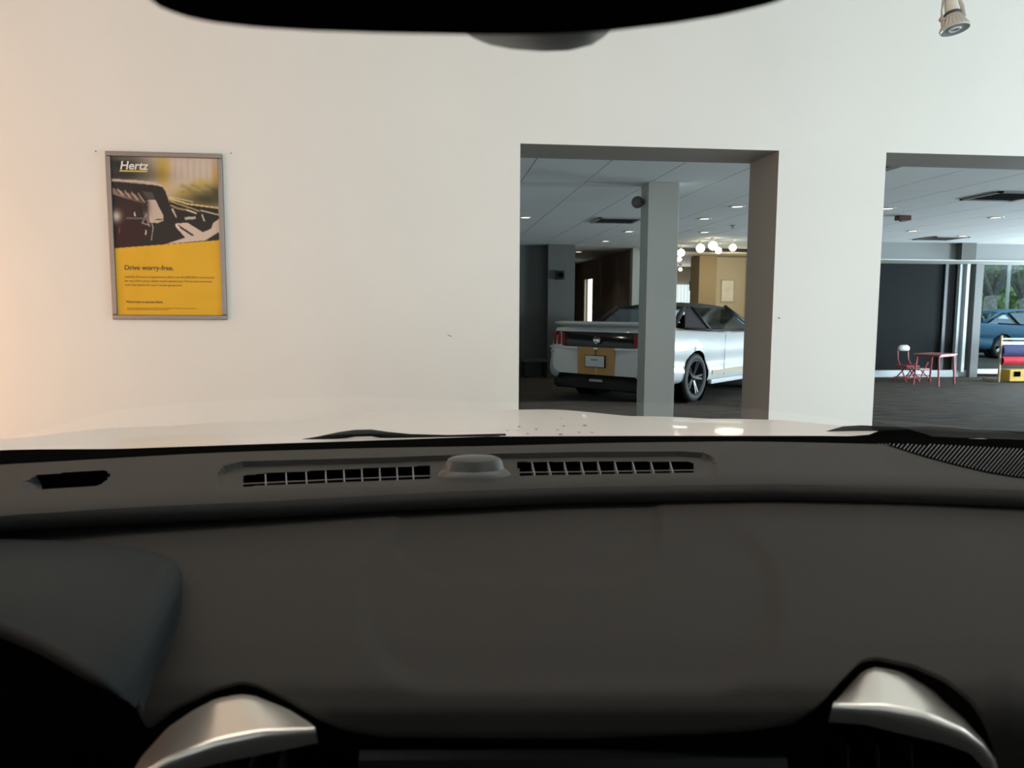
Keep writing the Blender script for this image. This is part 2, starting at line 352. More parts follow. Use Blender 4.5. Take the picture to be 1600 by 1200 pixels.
# small ceiling and wall fittings
p = atY(996, 316, 7.38); t = empty('dome_camera', (p.x, 7.38, p.z), 'round grey dome camera on the left side of the free-standing column', 'camera')
MB().lathe([(.058*math.sin(math.pi*k/10), -.058*math.cos(math.pi*k/10)) for k in range(11)], 20).build('housing', mat('camera_grey', (.12, .12, .115), .5), t, True)
MB().tube([(.03, 0, 0), (c0.x-p.x, 0, 0)], .022, 10).build('mount', bpy.data.materials['camera_grey'], t)
p = atZ(1411, 337, CH); t = empty('alarm_strobe', (p.x, p.y, CH), 'small dark red box fixed under the showroom ceiling', 'alarm')
MB().box(-.085, .085, -.05, .05, -.06, 0).build('housing', DRED, t, bevel=.006); MB().box(-.03, .03, -.03, .03, -.072, -.055).build('lens', LAMPGL, t)
p = atZ(1145, 352, CH); t = empty('sprinkler_head', (p.x, p.y, CH), 'tiny sprinkler head in the ceiling right of the two downlights', 'sprinkler')
MB().lathe([(0, -.04), (.03, -.04), (.008, -.03), (.008, -.01), (.035, -.008), (.04, 0)], 12).build('head', DKGREY, t)
def speaker(x, y, Y, s, lab):
    p = atY(x, y, Y); t = empty('wall_speaker', (p.x, Y, p.z), lab, 'speaker')
    MB().box(-s, s, -.09, 0, -s*1.1, s*1.1).build('housing', BLK, t, bevel=.008)
    MB().lathe([(0, 0), (s*.6, 0), (s*.7, .006)], 16, M=Matrix.Translation((0, -.091, 0))@Matrix.Rotation(R(90), 4, 'X')).build('cone', BLKM, t)
speaker(875, 430, 14.45, .075, 'small black speaker on the dark grey far pier')
speaker(1083, 447, 21.9, .12, 'small black speaker beside the bright far window')
# low black bench against the dark wall
p = atZ(838, 572, .0); t = empty('low_bench', (1.92, 14.45, 0), 'low dark bench against the unlit back wall', 'bench')
MB().box(-.28, .2, -.2, .2, .30, .34).build('bench_top', DKGREY, t, bevel=.005)
for x in (-.24, .16):
    for y in (-.16, .16): MB().box(x-.02, x+.02, y-.02, y+.02, 0, .30).build('leg', BLK, t)
# picture on the cream wall
p0, p1 = atY(1127, 437, 17.38), atY(1147, 472, 17.38)
t = empty('framed_picture', ((p0.x+p1.x)/2, 17.4, p1.z), 'small pale framed picture with bright glare on the cream wall', 'picture')
wd, hh = (p1.x-p0.x)/2, p0.z-p1.z
mb = MB()
for a in ((-wd, wd, 0, .02), (-wd, wd, hh-.02, hh), (-wd, -wd+.02, 0, hh), (wd-.02, wd, 0, hh)): mb.box(a[0], a[1], -.03, 0, a[2], a[3])
mb.build('frame', LAMPBODY, t); MB().box(-wd+.02, wd-.02, -.012, -.002, .02, hh-.02).build('print', mat('glossy_print', (.9, .93, .9), .15, noise=.12, nscale=5), t)
# pale cabinet by the cream wall, seen past the car's windscreen
p = atY(1146, 508, 16.6); t = empty('side_cabinet', (p.x+.08, 16.7, 0), 'pale cabinet with dark top beyond the white convertible', 'cabinet')
MB().box(-.4, .3, -.25, .25, 0, 1.0).build('carcass', CREAM, t, bevel=.006); MB().box(-.38, -.05, -.24, .2, 1.0, 1.07).build('tray', BLK, t, bevel=.006)

# ---- children's furniture
def rod(mbx, a, b, r): mbx.tube([a, b], r, 8)
p0 = atZ(1466, 604, 0); p1 = atZ(1491, 600.5, 0)
t = empty('kids_table', (p0.x, p0.y, 0), 'red child-size metal table in front of the dark window', 'table')
TH = .55; t.rotation_euler.z = math.atan2(p1.y-p0.y, p1.x-p0.x); TS = (p1-p0).length
TL_ = .42
MB().box(-.02, TS+.02, -.02, TL_+.02, TH-.022, TH).build('tabletop', mat('table_top_pinkish', (.40, .17, .17), .35), t, bevel=.006)
MB().box(.01, TS-.01, .01, TL_-.01, TH-.045, TH-.022).build('apron', RED, t)
for (x, y) in ((0, 0), (TS, 0), (0, TL_), (TS, TL_)): MB().tube([(x+(.03 if x == 0 else -.03), y+(.03 if y == 0 else -.03), TH-.03), (x, y, 0)], .017, 8).build('leg', RED, t)
def kid_chair(x, y, rz, seat_h, lab, white):
    t = empty('kids_chair', (x, y, 0), lab, 'chair', rz, 'red child-size chairs by the table')
    for sx in (-.12, .12):
        m1 = MB(); m1.tube([(sx*1.25, -.16, 0), (sx, .1, .34 if not white else .40), (sx, .12, .58 if white else .30)], .012, 6); m1.build('leg', RED, t)
        m2 = MB(); m2.tube([(sx*1.25, .16, 0), (sx, -.12, seat_h)], .012, 6); m2.build('leg', RED, t)
    m3 = MB(); m3.tube([(-.14, -.15, .08), (.14, -.15, .08)], .009, 6); m3.build('stretcher', RED, t)
    m3 = MB(); m3.tube([(-.14, .15, .08), (.14, .15, .08)], .009, 6); m3.build('stretcher', RED, t)
    MB().box(-.15, .15, -.15, .13, seat_h-.02, seat_h).build('seat', RED if white else mat('pink_seat', (.55, .36, .36), .5), t, bevel=.008)
    if white: MB().lathe([(0, .67), (.08, .665), (.125, .63), (.13, .58), (.10, .56), (0, .56)], 20, sy=.45, M=Matrix.Translation((0, .10, 0))).build('backrest', LWHITE, t, True)
    return t
q = atZ(1413, 597, 0); kid_chair(q.x+.10, q.y+.10, R(12), .30, 'red child-size folding chair with a white rounded backrest', True)
q = atZ(1433, 596, 0); kid_chair(q.x+.22, q.y+.32, R(-70), .22, 'low red child-size stool with pink seat, left of the table', False)
# book rack
q = atZ(1560, 597, 0); t = empty('book_rack', (q.x, q.y, 0), 'wooden sling rack with navy, red and yellow pockets by the window', 'rack')
def kq(px, py): v = atY(px, py, q.y); return (v.x-q.x, v.z)
H_ = kq(1563, 524)[1]
for x in (0, 1.0):
    MB().box(x-.015, x+.015, -.02, .02, 0, H_).build('side_post', WOODP, t, bevel=.004)
    MB().hexa([(x-.012, .02, .0), (x+.012, .02, .0), (x+.012, .40, .0), (x-.012, .40, .0)], [(x-.012, .02, .05), (x+.012, .02, .05), (x+.012, .40, .05), (x-.012, .40, .05)]).build('foot', WOODP, t)
def rail(z, mt, nm, yy=0., hgt=.03): MB().box(.015, .985, yy-.015, yy+.015, z, z+hgt).build(nm, mt, t)
z1, z2, z3, z4, z5 = [kq(1580, v)[1] for v in (541, 557, 570, 577, 595)]
zt = kq(1580, 529)[1]
rail(zt-.02, mat('pale_green_strip', (.5, .55, .38), .5), 'top_rail'); rail(z1+.03, LWHITE, 'label_rail', .0, .055)
def sling(za, zb, mt, nm):
    rows = [[(x, -.03-.05*math.sin(math.pi*k/6)+.0*x, za+(zb-za)*k/6) for x in (.02, .26, .5, .74, .98)] for k in range(7)]
    rows += [[(x, .02, z) for (x, y, z) in rr] for rr in (rows[-1], rows[0])]
    MB().grid(rows).build(nm, mt, t, True)
sling(z1+.02, z2, NAVY, 'navy_sling'); sling(z2, z3, REDC, 'red_sling')
m1 = MB(); m1.box(.12, .95, -.12, .12, z5, z4).build('storage_bin', YEL, t, bevel=.01)
for x in (.2, .45, .7): MB().box(x, x+.12, -.135, -.12, z5+.09, z4-.03).build('bin_toy', [BLKM, ORG, WOODP][int((x-.2)*4+.1) % 3], t)

# ================================================================== POSTER
PX0, PX1, PZ0, PZ1 = -1.769, -1.156, 1.240, 2.149
poster = empty('poster_frame', ((PX0+PX1)/2, W0, PZ0), 'silver-framed advertising poster with yellow lower half on the white wall', 'poster')
PW, PH = PX1-PX0, PZ1-PZ0; FW = .026
for nm, a in (('frame_rail', (-PW/2, PW/2, 0, FW)), ('frame_rail', (-PW/2, PW/2, PH-FW, PH)), ('frame_rail', (-PW/2, -PW/2+FW, FW, PH-FW)), ('frame_rail', (PW/2-FW, PW/2, FW, PH-FW))):
    mb = MB(); mb.box(a[0], a[1], -.024, 0, a[2], a[3]); mb.build(nm, SILV, poster, bevel=.005)
NU, NV = 190, 282
IW, IH = PW-2*FW, PH-2*FW
yy, xx = np.mgrid[0:NV, 0:NU]; V = yy/(NV-1); U = xx/(NU-1)
ZX = 95+40*V+710*U-10*V*U; ZY = 100+1040*V        # drawing frame of the enlarged poster
img = np.zeros((NV, NU, 3))
def blob(cx, cy, rx, ry, col, k=1.):
    global img
    g = np.exp(-(((ZX-cx)/rx)**2+((ZY-cy)/ry)**2))[..., None]*k; img = img*(1-g)+np.array(col)*g
def inside(poly):
    res = np.zeros(ZX.shape, bool); n = len(poly)
    for i in range(n):
        (x0, y0), (x1, y1) = poly[i], poly[(i+1) % n]
        c = ((y0 > ZY) != (y1 > ZY)) & (ZX < (x1-x0)*(ZY-y0)/((y1-y0) or 1e-9)+x0); res ^= c
    return res
def poly(pts, col): img[inside(pts)] = col
def line(pts, wd, col):
    for (x0, y0), (x1, y1) in zip(pts, pts[1:]):
        t_ = np.clip(((ZX-x0)*(x1-x0)+(ZY-y0)*(y1-y0))/((x1-x0)**2+(y1-y0)**2), 0, 1); d = np.hypot(ZX-x0-t_*(x1-x0), ZY-y0-t_*(y1-y0)); img[d < wd] = col
c = lambda *a: tuple(v/255 for v in a)
img[:] = c(206, 190, 178)
blob(440, 190, 50, 110, c(205, 170, 70)); blob(600, 340, 110, 50, c(190, 160, 80), .9); blob(795, 230, 28, 110, c(205, 160, 70), .8); blob(700, 270, 70, 40, c(196, 166, 80), .8)
for k in range(14):
    blob(500+21*k, 150+(k*37 % 60), 5, 70, c(185, 165, 140) if k % 2 else c(216, 202, 192), .5)
for k in range(26):
    blob(560+(k*53 % 250), 270+(k*29 % 90), 16, 11, c(150, 130, 60) if k % 3 else c(215, 190, 110), .55)
blob(720, 370, 130, 55, c(60, 58, 38)); blob(800, 330, 60, 60, c(70, 66, 40), .8); blob(600, 400, 140, 40, c(110, 95, 60), .8)
blob(150, 150, 180, 90, c(42, 44, 42)); blob(150, 220, 240, 45, c(52, 50, 48), 1); blob(320, 190, 60, 50, c(110, 100, 70), .6); blob(180, 115, 60, 12, c(120, 112, 95), .7)
poly([(90, 400), (480, 400), (500, 440), (810, 440), (810, 640), (450, 670), (110, 700)], c(46, 40, 36))
line([(560, 450), (810, 480)], 14, c(60, 56, 48)); poly([(480, 380), (810, 430), (810, 640), (520, 640)], c(48, 44, 38))
line([(480, 365), (600, 400), (810, 423)], 5, c(222, 200, 140)); line([(490, 385), (620, 425), (680, 445)], 4, c(200, 175, 110)); line([(690, 440), (810, 468)], 4, c(220, 205, 170)); line([(480, 355), (640, 385)], 3, c(215, 200, 160))
line([(490, 410), (535, 430), (600, 440)], 6, c(160, 140, 110)); line([(600, 440), (660, 460)], 5, c(225, 215, 195)); line([(590, 495), (650, 490)], 9, c(190, 180, 170)); line([(700, 470), (715, 510)], 4, c(230, 220, 210))
line([(500, 440), (520, 485)], 9, c(205, 190, 180))
poly([(95, 262), (430, 285), (455, 320), (500, 450), (540, 520), (620, 620), (450, 668), (112, 698)], c(48, 42, 40))
line([(95, 253), (260, 258), (380, 268), (430, 285)], 7, c(205, 185, 172))
poly([(330, 378), (388, 376), (442, 480), (442, 512), (400, 530), (345, 525)], c(205, 186, 172)); line([(390, 507), (440, 503)], 3, c(60, 50, 45))
poly([(300, 320), (370, 330), (385, 372), (330, 375)], c(84, 78, 76))
poly([(105, 300), (180, 330), (260, 345), (330, 395), (345, 470), (350, 560), (310, 500), (300, 400), (180, 370), (105, 345)], c(150, 125, 112))
blob(215, 445, 95, 75, c(58, 38, 36), 1); poly([(115, 520), (330, 510), (340, 600), (300, 680), (122, 694)], c(56, 34, 34)); blob(320, 420, 25, 50, c(40, 34, 34), .9)
for k in range(9): line([(120+22*k, 308+4*k), (150+24*k, 345+7*k)], 2.5, c(215, 195, 180) if k % 2 else c(60, 50, 46))
blob(128, 488, 34, 38, c(215, 195, 185)); line([(250, 462), (252, 484)], 4, c(240, 225, 200)); line([(350, 480), (372, 560), (360, 640)], 2.5, c(200, 195, 200)); line([(325, 580), (322, 605)], 4, c(235, 215, 195)); line([(330, 470), (300, 530), (350, 545)], 4, c(150, 150, 160)); line([(200, 500), (330, 500)], 6, c(110, 100, 105)); line([(150, 560), (148, 600)], 2, c(150, 120, 100))
poly([(520, 530), (600, 522), (705, 585), (760, 560), (775, 520), (815, 495), (815, 580), (720, 640), (450, 668), (585, 622), (520, 550)], c(214, 192, 178)); line([(540, 545), (635, 605)], 6, c(62, 52, 46)); line([(525, 537), (545, 560)], 6, c(235, 220, 205)); poly([(730, 640), (815, 585), (815, 640)], c(50, 46, 38))
poly([(80, 702), (300, 682), (600, 656), (850, 632), (850, 1200), (80, 1200)], c(226, 176, 44))
sel = ZY > 640
for (cx, cy, rx, ry, dk) in ((330, 760, 30, 90, -1), (480, 730, 60, 80, 1), (760, 900, 200, 120, 1), (260, 960, 30, 200, -1), (700, 1010, 120, 60, -1), (160, 1000, 30, 160, -1), (800, 1060, 60, 30, 1)):
    g = np.exp(-(((ZX-cx)/rx)**2+((ZY-cy)/ry)**2)); m_ = (ZY > 702-(ZX-80)*.09); yel = (img[..., 0] > .82) & (img[..., 2] < .25) & m_
    img[yel] = np.clip(img[yel]+dk*.018*g[yel][:, None], 0, 1)
for _ in range(1):
    k_ = img.copy(); k_[1:-1, 1:-1] = (img[1:-1, 1:-1]*4+img[:-2, 1:-1]+img[2:, 1:-1]+img[1:-1, :-2]+img[1:-1, 2:])/8; img = k_
lin = np.where(img <= .04045, img/12.92, ((img+.055)/1.055)**2.4)
vs = np.stack([-IW/2+IW*U, np.full(U.shape, -.010), PH-FW-IH*V], -1).reshape(-1, 3)
idx = np.arange(NV*NU).reshape(NV, NU); fs = np.stack([idx[:-1, :-1], idx[1:, :-1], idx[1:, 1:], idx[:-1, 1:]], -1).reshape(-1, 4)
me = bpy.data.meshes.new('print'); me.from_pydata(vs.tolist(), [], fs.tolist())
ca = me.color_attributes.new('ink', 'FLOAT_COLOR', 'POINT'); ca.data.foreach_set('color', np.concatenate([lin.reshape(-1, 3), np.ones((NV*NU, 1))], 1).ravel())
PR = mat('poster_print', (1, 1, 1), .4, spec=.25); at = PR.node_tree.nodes.new('ShaderNodeAttribute'); at.attribute_name = 'ink'
mu = PR.node_tree.nodes.new('ShaderNodeMix'); mu.data_type = 'RGBA'; mu.blend_type = 'MULTIPLY'; mu.inputs[0].default_value = 1; mu.inputs[7].default_value = (1, 1, 1, 1)
PR.node_tree.links.new(at.outputs['Color'], mu.inputs[6]); PR.node_tree.links.new(mu.outputs[2], PR.node_tree.nodes['Principled BSDF'].inputs['Base Color'])
me.materials.append(PR); po = bpy.data.objects.new('print', me); COL.objects.link(po); po.parent = poster
MB().box(-PW/2+.01, PW/2-.01, -.008, -.001, .01, PH-.01).build('backing_board', DKGREY, poster)
def uv(zx, zy): v = (zy-100)/1040; u = (zx-95-40*v)/(710-10*v); return (-IW/2+IW*u, -.0115, PH-FW-IH*v)
INKW = mat('white_ink', (.80, .78, .76), .5); INKY = mat('yellow_ink', (.78, .58, .10), .5); INKD = mat('dark_ink', (.10, .065, .01), .5); INKF = mat('faint_ink', (.30, .18, .02), .5)
RX = (R(90), 0, 0)
txt('Hertz', 'logo_lettering', .062, uv(153, 182), RX, INKW, poster, .2, 1.0, .0011)
x0, _, z0 = uv(153, 189); x1, _, z1_ = uv(336, 197); MB().box(x0, x1, -.0125, -.0110, z1_, z0).build('logo_underline', INKY, poster)
txt('Drive worry-free.', 'headline_lettering', .0365, uv(180, 840), RX, INKD, poster, 0, 1.0, .0005)
for i, s in enumerate(('Liability Insurance Supplement offers you $1,000,000 in protection', 'for any third party claims made against you. Please ask associates', 'until the details for your rental agreement.')):
    o = txt(s, 'small_print', .0178, uv(182, 893+i*27), RX, INKF, poster)
txt("We're here to get you there.", 'slogan_lettering', .0165, uv(192, 1060), RX, INKD, poster, 0, 1.0, .0003)
txt('Available at participating locations. Terms apply. See rental agreement for details. Coverage is subject to', 'small_print', .0088, uv(195, 1098), RX, INKF, poster)
txt('exclusions and limits. Ask for more information at the counter.', 'small_print', .0088, uv(195, 1108), RX, INKF, poster)

# nails and scuff on the wall
def nail(x, y, lab, r=.004):
    p = atY(x, y, W0); o = MB().lathe([(0, 0), (r, 0), (r, -.008), (0, -.008)], 10, M=Matrix.Rotation(R(-90), 4, 'X')).build('wall_nail', mat('nail_head', (.12, .11, .1), .4, .5), None)
    o.location = (p.x, W0-.008, p.z); tag(o, lab, 'nail')
nail(151, 237, 'tiny nail in the white wall left of the poster', .003); nail(362, 240, 'tiny nail in the white wall right of the poster', .003); nail(1216, 497, 'tiny nail in the white pier between the two openings')
p = atY(702, 524, W0); o = MB().hexa([(-.016, 0, .006), (.004, 0, .000), (.018, 0, -.010), (0, 0, -.004)], [(-.016, -.001, .006), (.004, -.001, .000), (.018, -.001, -.010), (0, -.001, -.004)]).build('wall_scuff', mat('scuff', (.15, .14, .13), .8)); o.location = (p.x, W0, p.z); tag(o, 'short dark scuff mark on the white wall left of the middle opening', 'scuff')

# ================================================================== TRACK SPOTLIGHT
LD = 3.1
def lp(x, y): return atY(x, y, LD)
base = lp(1492, 47); up_ = lp(1492, -40)
t = empty('track_spotlight', (base.x, base.y, base.z), 'unlit ceramic spotlight with ribbed bulb hanging at top right', 'spotlight')
S = .00245
LM = Matrix.Rotation(R(-6), 4, 'Y')@Matrix.Rotation(R(-9), 4, 'X')
prof = [(22.5, 0), (23.5, 2), (23, 5), (19, 12), (13, 24), (10.5, 28)]
mb = MB(); n = 40; rows = []
for k, (r, z) in enumerate(prof):
    rows.append([LM@Vector(((r-(1.6 if (j % 2 and 2 <= k <= 4) else 0))*math.cos(2*math.pi*j/n)*S, (r-(1.6 if (j % 2 and 2 <= k <= 4) else 0))*math.sin(2*math.pi*j/n)*S, z*S)) for j in range(n)])
mb.grid(rows, 0, True); mb.build('ribbed_bulb', LAMPBODY, t)
MB().lathe([(0, 1.5*S), (6*S, 1.5*S), (8*S, 0), (10*S, 2.5*S), (16*S, 2.5*S), (22.5*S, 0)], 32, M=LM).build('lens', LAMPGL, t, True)
MB().lathe([(6.5*S, 1.2*S), (8*S, -.6*S), (10*S, 1.5*S)], 28, M=LM).build('lens_ring', LWHITE, t, True)
MB().lathe([(10.5*S, 26*S), (13.5*S, 27*S), (14*S, 29*S), (11.5*S, 31*S)], 28, M=LM).build('dark_collar', mat('collar_dark', (.06, .055, .045), .5), t, True)
MB().lathe([(10.5*S, 29.5*S), (11.3*S, 34*S), (10.3*S, 48*S), (8*S, 56*S), (4*S, 60*S), (0, 61*S)], 28, M=LM).build('socket_cup', mat('cup_white', (.66, .62, .55), .45), t, True)
yk = [(-20, 8), (-20, 20), (-19, 34), (-14, 50), (-7, 61), (0, 64), (8, 62), (15, 54), (19, 42), (20, 22)]
MB().tube([LM@Vector((x*S, -.0, z*S)) for x, z in yk], 1.5*S, 8, flat=2.2).build('yoke', mat('yoke_beige', (.48, .43, .37), .45), t, True)
MB().tube([LM@Vector((-24*S, 0, 19.5*S)), LM@Vector((-13*S, 0, 19.5*S))], 3.6*S, 12).build('knob', mat('knob_pinkish', (.42, .33, .28), .45), t)
tp = LM@Vector((0, 0, 64*S)); MB().tube([tp, (tp.x, tp.y, 3.278-base.z)], 3*S, 10).build('stem', LAMPBODY, t)
tr = MB().box(-1.2, .9, -.02, .02, 3.28, 3.4).build('light_track', LWHITE); tr.location = (base.x+tp.x, base.y+tp.y, 0); tag(tr, 'white ceiling track that carries the spotlight, above the picture', 'light track')
MB().tube([tp+Vector((.01, 0, 0)), tp+Vector((.02, 0, .02)), tp+Vector((.022, 0, .08))], .004, 6).build('cable', LWHITE, t)

# ================================================================== GENERIC CAR (showroom convertible, blue car outside)
def catmull(P, n):
    P = [Vector(p) for p in P]; out = []; m_ = len(P)-1
    for i in range(n):
        s = i/(n-1)*m_; k = min(int(s), m_-1); u = s-k
        p0, p1, p2, p3 = P[max(k-1, 0)], P[k], P[k+1], P[min(k+2, m_)]
        out.append(.5*((2*p1)+(p2-p0)*u+(2*p0-5*p1+4*p2-p3)*u*u+(3*p1-p0-3*p2+p3)*u**3))
    return out
WR, WA, WRF, ARC = .345, 1.05, 3.77, .385
ST = {'y': [0, .03, .09, .20, .38, .7, 1.05, 1.5, 2.2, 3.0, 3.6, 4.1, 4.5, 4.68, 4.76],
      'w': [.74, .82, .88, .92, .945, .955, .958, .945, .935, .935, .945, .93, .86, .76, .60],
      'zl': [.42, .36, .33, .31, .30, .28, .26, .25, .25, .25, .26, .27, .30, .36, .42],
      'zb': [.985, 1.03, 1.045, 1.045, 1.04, 1.02, 1.01, .99, .965, .96, .95, .90, .83, .76, .70],
      'zc': [.99, 1.05, 1.075, 1.08, 1.08, 1.07, 1.06, 1.02, .98, .99, 1.02, .96, .88, .80, .72]}
def stv(k, y): return float(np.interp(y, ST['y'], ST[k]))
def section(y, n=26):
    w_, zl, zb, zc = (stv(k, y) for k in ('w', 'zl', 'zb', 'zc'))
    hip = .018*math.exp(-((y-1.05)/.5)**2)
    pts = [(w_*.84, zl-.02), (w_*.97, zl+.03), (w_, zl+.16), (w_-.025, zl+.30), (w_-.005+hip*.4, .70), (w_-.02+hip, zb-.15), (w_-.07+hip, zb-.035), (w_-.13, zb), (w_*.55, (zb+zc*1.5)/2.5+.004), (0, zc)]
    return catmull([(a, 0, b) for a, b in pts], n)
def body_mesh(paint):
    ys = list(np.arange(0, .4, .03))+list(np.arange(.4, 4.5, .035))+list(np.arange(4.5, 4.761, .04))+[4.76]
    mb = MB(); N = 26; cols = []
    for y in ys:
        sec = section(y); row = []
        for p in sec:
            yy_ = y-(.07*max(0, 1-y/.45)*(1/(1+math.exp((p.z-.735)/.012))))
            row.append([p.x, yy_, p.z])
        cols.append(row)
    keep = {}
    for (sgn) in (1, -1):
        rows = [[(p[0]*sgn, p[1], p[2]) for p in r] for r in cols]
        vs_ = []; nn = len(rows[0])
        for r in rows:
            for p in r:
                x, y, z = p
                for wc in (WA, WRF):
                    d = math.hypot(y-wc, z-WR)
                    if abs(d-ARC) < .032 and abs(x) > .6: y = wc+(y-wc)*ARC/d; z = WR+(z-WR)*ARC/d
                vs_.append((x, y, z))
        fs_ = []
        for i in range(len(rows)-1):
            for j in range(nn-1):
                q_ = (i*nn+j, i*nn+j+1, (i+1)*nn+j+1, (i+1)*nn+j)
                cyy = sum(vs_[a][1] for a in q_)/4; czz = sum(vs_[a][2] for a in q_)/4; cxx = abs(sum(vs_[a][0] for a in q_)/4)
                if cxx > .6 and czz < .8 and min(math.hypot(cyy-WA, czz-WR), math.hypot(cyy-WRF, czz-WR)) < ARC-.004: continue
                # cabin opening
                if 1.75 < cyy < 3.15 and cxx < .74 and czz > .9: continue
                fs_.append(q_)
        mb.add(vs_, fs_)
    # end caps
    for r, rev in ((cols[0], 0), (cols[-1], 1)):
        rr = [(p[0], p[1], p[2]) for p in r]+[(-p[0], p[1], p[2]) for p in r[-2::-1]]
        mb.add(rr, [tuple(range(len(rr)))])
    return mb
def wheel(parent, x, y, sgn, rimm):
    t_ = MB(); M = Matrix.Translation((x, y, WR))@Matrix.Rotation(R(90)*sgn, 4, 'Y')
    t_.lathe([(.24, -.11), (.31, -.115), (.34, -.09), (.345, -.04), (.345, .04), (.34, .09), (.31, .115), (.24, .11), (.24, -.11)], 40, M=M)
    wo = t_.build('wheel', RUB, parent, True)
    r_ = MB(); r_.lathe([(.255, .09), (.245, .112), (.232, .10), (.222, -.05), (0, -.05)], 40, M=M); r_.build('rim', rimm, wo, True)
    for k in range(5):
        a0 = 2*math.pi*k/5+.3
        for da in (-.13, .13):
            a = a0+da; ca_, sa = math.cos(a), math.sin(a); pt = lambda rr_, tt, zz: M@Vector((rr_*ca_-tt*sa, rr_*sa+tt*ca_, zz))
            MB().hexa([pt(.04, -.014, .075), pt(.04, .014, .075), pt(.235, .010, .100), pt(.235, -.010, .100)], [pt(.04, -.014, .05), pt(.04, .014, .05), pt(.235, .010, .075), pt(.235, -.010, .075)]).build('spoke', CHROME if k == 3 and rimm is RIMD and da > 0 else rimm, wo)
    MB().lathe([(0, .085), (.04, .083), (.05, .07), (.05, .04)], 20, M=M).build('hub_cap', rimm, wo, True)
def make_car(loc, rz, label, paint, roofm, sporty=True):
    t = empty('car', loc, label, 'car', rz)
    body_mesh(paint).build('body', paint, t, True)
    for sx in (1, -1):
        for y in (WA, WRF):
            wheel(t, sx*.83, y, sx, RIMD if sporty else CHROME)
            M = Matrix.Translation((sx*.62, y, WR))@Matrix.Rotation(R(90)*sx, 4, 'Y')
            MB().lathe([(0, 0), (.39, 0), (.39, .30), (.398, .302)], 40, M=M).build('arch_liner', BLKM, t)
    mb = MB(); mb.box(-.80, .80, .1, 4.55, .17, .36); mb.build('underbody', BLKM, t)
    # cabin tub
    mb = MB(); mb.box(-.76, .76, 1.7, 3.2, .4, .42); mb.box(-.76, .76, 1.68, 1.7, .4, .98); mb.box(-.76, .76, 3.18, 3.2, .4, .96); mb.build('cabin_tub', BLK, t)
    MB().hexa([(-.72, 2.95, .8), (.72, 2.95, .8), (.72, 3.3, .98), (-.72, 3.3, .98)], [(-.72, 2.95, .6), (.72, 2.95, .6), (.72, 3.3, .9), (-.72, 3.3, .9)]).build('dashboard', BLK, t)
    for sx in (-.37, .37):
        s_ = MB(); s_.hexa([(sx-.24, 1.95, .5), (sx+.24, 1.95, .5), (sx+.24, 2.5, .55), (sx-.24, 2.5, .55)], [(sx-.24, 1.95, .62), (sx+.24, 1.95, .62), (sx+.24, 2.5, .66), (sx-.24, 2.5, .66)])
        s_.hexa([(sx-.23, 1.98, .6), (sx+.23, 1.98, .6), (sx+.23, 2.12, .6), (sx-.23, 2.12, .6)], [(sx-.17, 1.78, 1.1), (sx+.17, 1.78, 1.1), (sx+.17, 1.86, 1.1), (sx-.17, 1.86, 1.1)])
        s_.box(sx-.11, sx+.11, 1.76, 1.84, 1.1, 1.22); s_.build('seat', BLK, t, bevel=.03)
    # greenhouse
    R0 = [(.60, .86, 1.06), (.55, 1.34, 1.325), (.555, 2.0, 1.375), (.54, 2.72, 1.345), (.70, 3.42, .99)] if sporty else [(.62, .55, 1.03), (.56, 1.25, 1.36), (.57, 2.0, 1.43), (.55, 2.6, 1.40), (.72, 3.5, 1.0)]
    rf = []
    for k in range(9):
        y = R0[1][1]+(R0[3][1]-R0[1][1])*k/8
        hw = float(np.interp(y, [R0[1][1], R0[2][1], R0[3][1]], [R0[1][0], R0[2][0], R0[3][0]])); z = catmull([(0, R0[1][1], R0[1][2]), (0, R0[2][1], R0[2][2]), (0, R0[3][1], R0[3][2])], 9)[k].z
        top = [(hw+.05, y, z-.035), (hw+.03, y, z-.005), (hw*.7, y, z+.025), (hw*.3, y, z+.035), (-hw*.3, y, z+.035), (-hw*.7, y, z+.025), (-hw-.03, y, z-.005), (-hw-.05, y, z-.035), (-hw, y, z-.04), (-hw*.4, y, z), (hw*.4, y, z), (hw, y, z-.04)]
        rf.append(top)
    mb = MB(); mb.grid(rf, 0, True); nn = 12; mb.f += [tuple(range(nn)), tuple(range(8*nn, 9*nn))]; mb.mi += [0, 0]; mb.build('roof', roofm, t, True)
    for sx in (1, -1):
        A = lambda p, dx=0: Vector((sx*(p[0]+dx), p[1], p[2]))
        MB().tube([A(R0[3], .03), A(R0[4], .03)], [.035, .05], 8).build('windshield_pillar', BLK, t, True)
        MB().tube([A(R0[1], .02), A(R0[0], .06)], [.035, .045], 8).build('rear_pillar', roofm, t, True)
        bz = 1.0
        P = lambda y, z, w_: Vector((sx*w_, y, z))
        MB().prism([P(R0[0][1]+.1, 1.03, .80), P(1.72, .985, .805), P(1.50, 1.335, .60), P(R0[1][1], 1.30, .60)], (sx*-.015, 0, 0)).build('quarter_panel_cover', roofm if sporty else CARGL, t)
        MB().prism([P(1.74, .985, .80), P(3.30, .985, .77), P(2.74, 1.33, .585), P(1.54, 1.345, .60)], (sx*-.008, 0, 0)).build('door_glass', CARGL, t)
        MB().tube([P(1.51, 1.34, .60), P(1.74, .99, .81)], .026, 8).build('door_pillar', BLK, t, True)
        MB().tube([P(.98, 1.035, .80), P(2.0, .992, .82), P(3.40, .985, .80)], .018, 8).build('belt_moulding', BLK, t, True)
        MB().tube([P(1.96, .93, .948), P(1.95, .6, .948), P(1.97, .33, .935)], .004, 4).build('door_seam', BLKM, t)
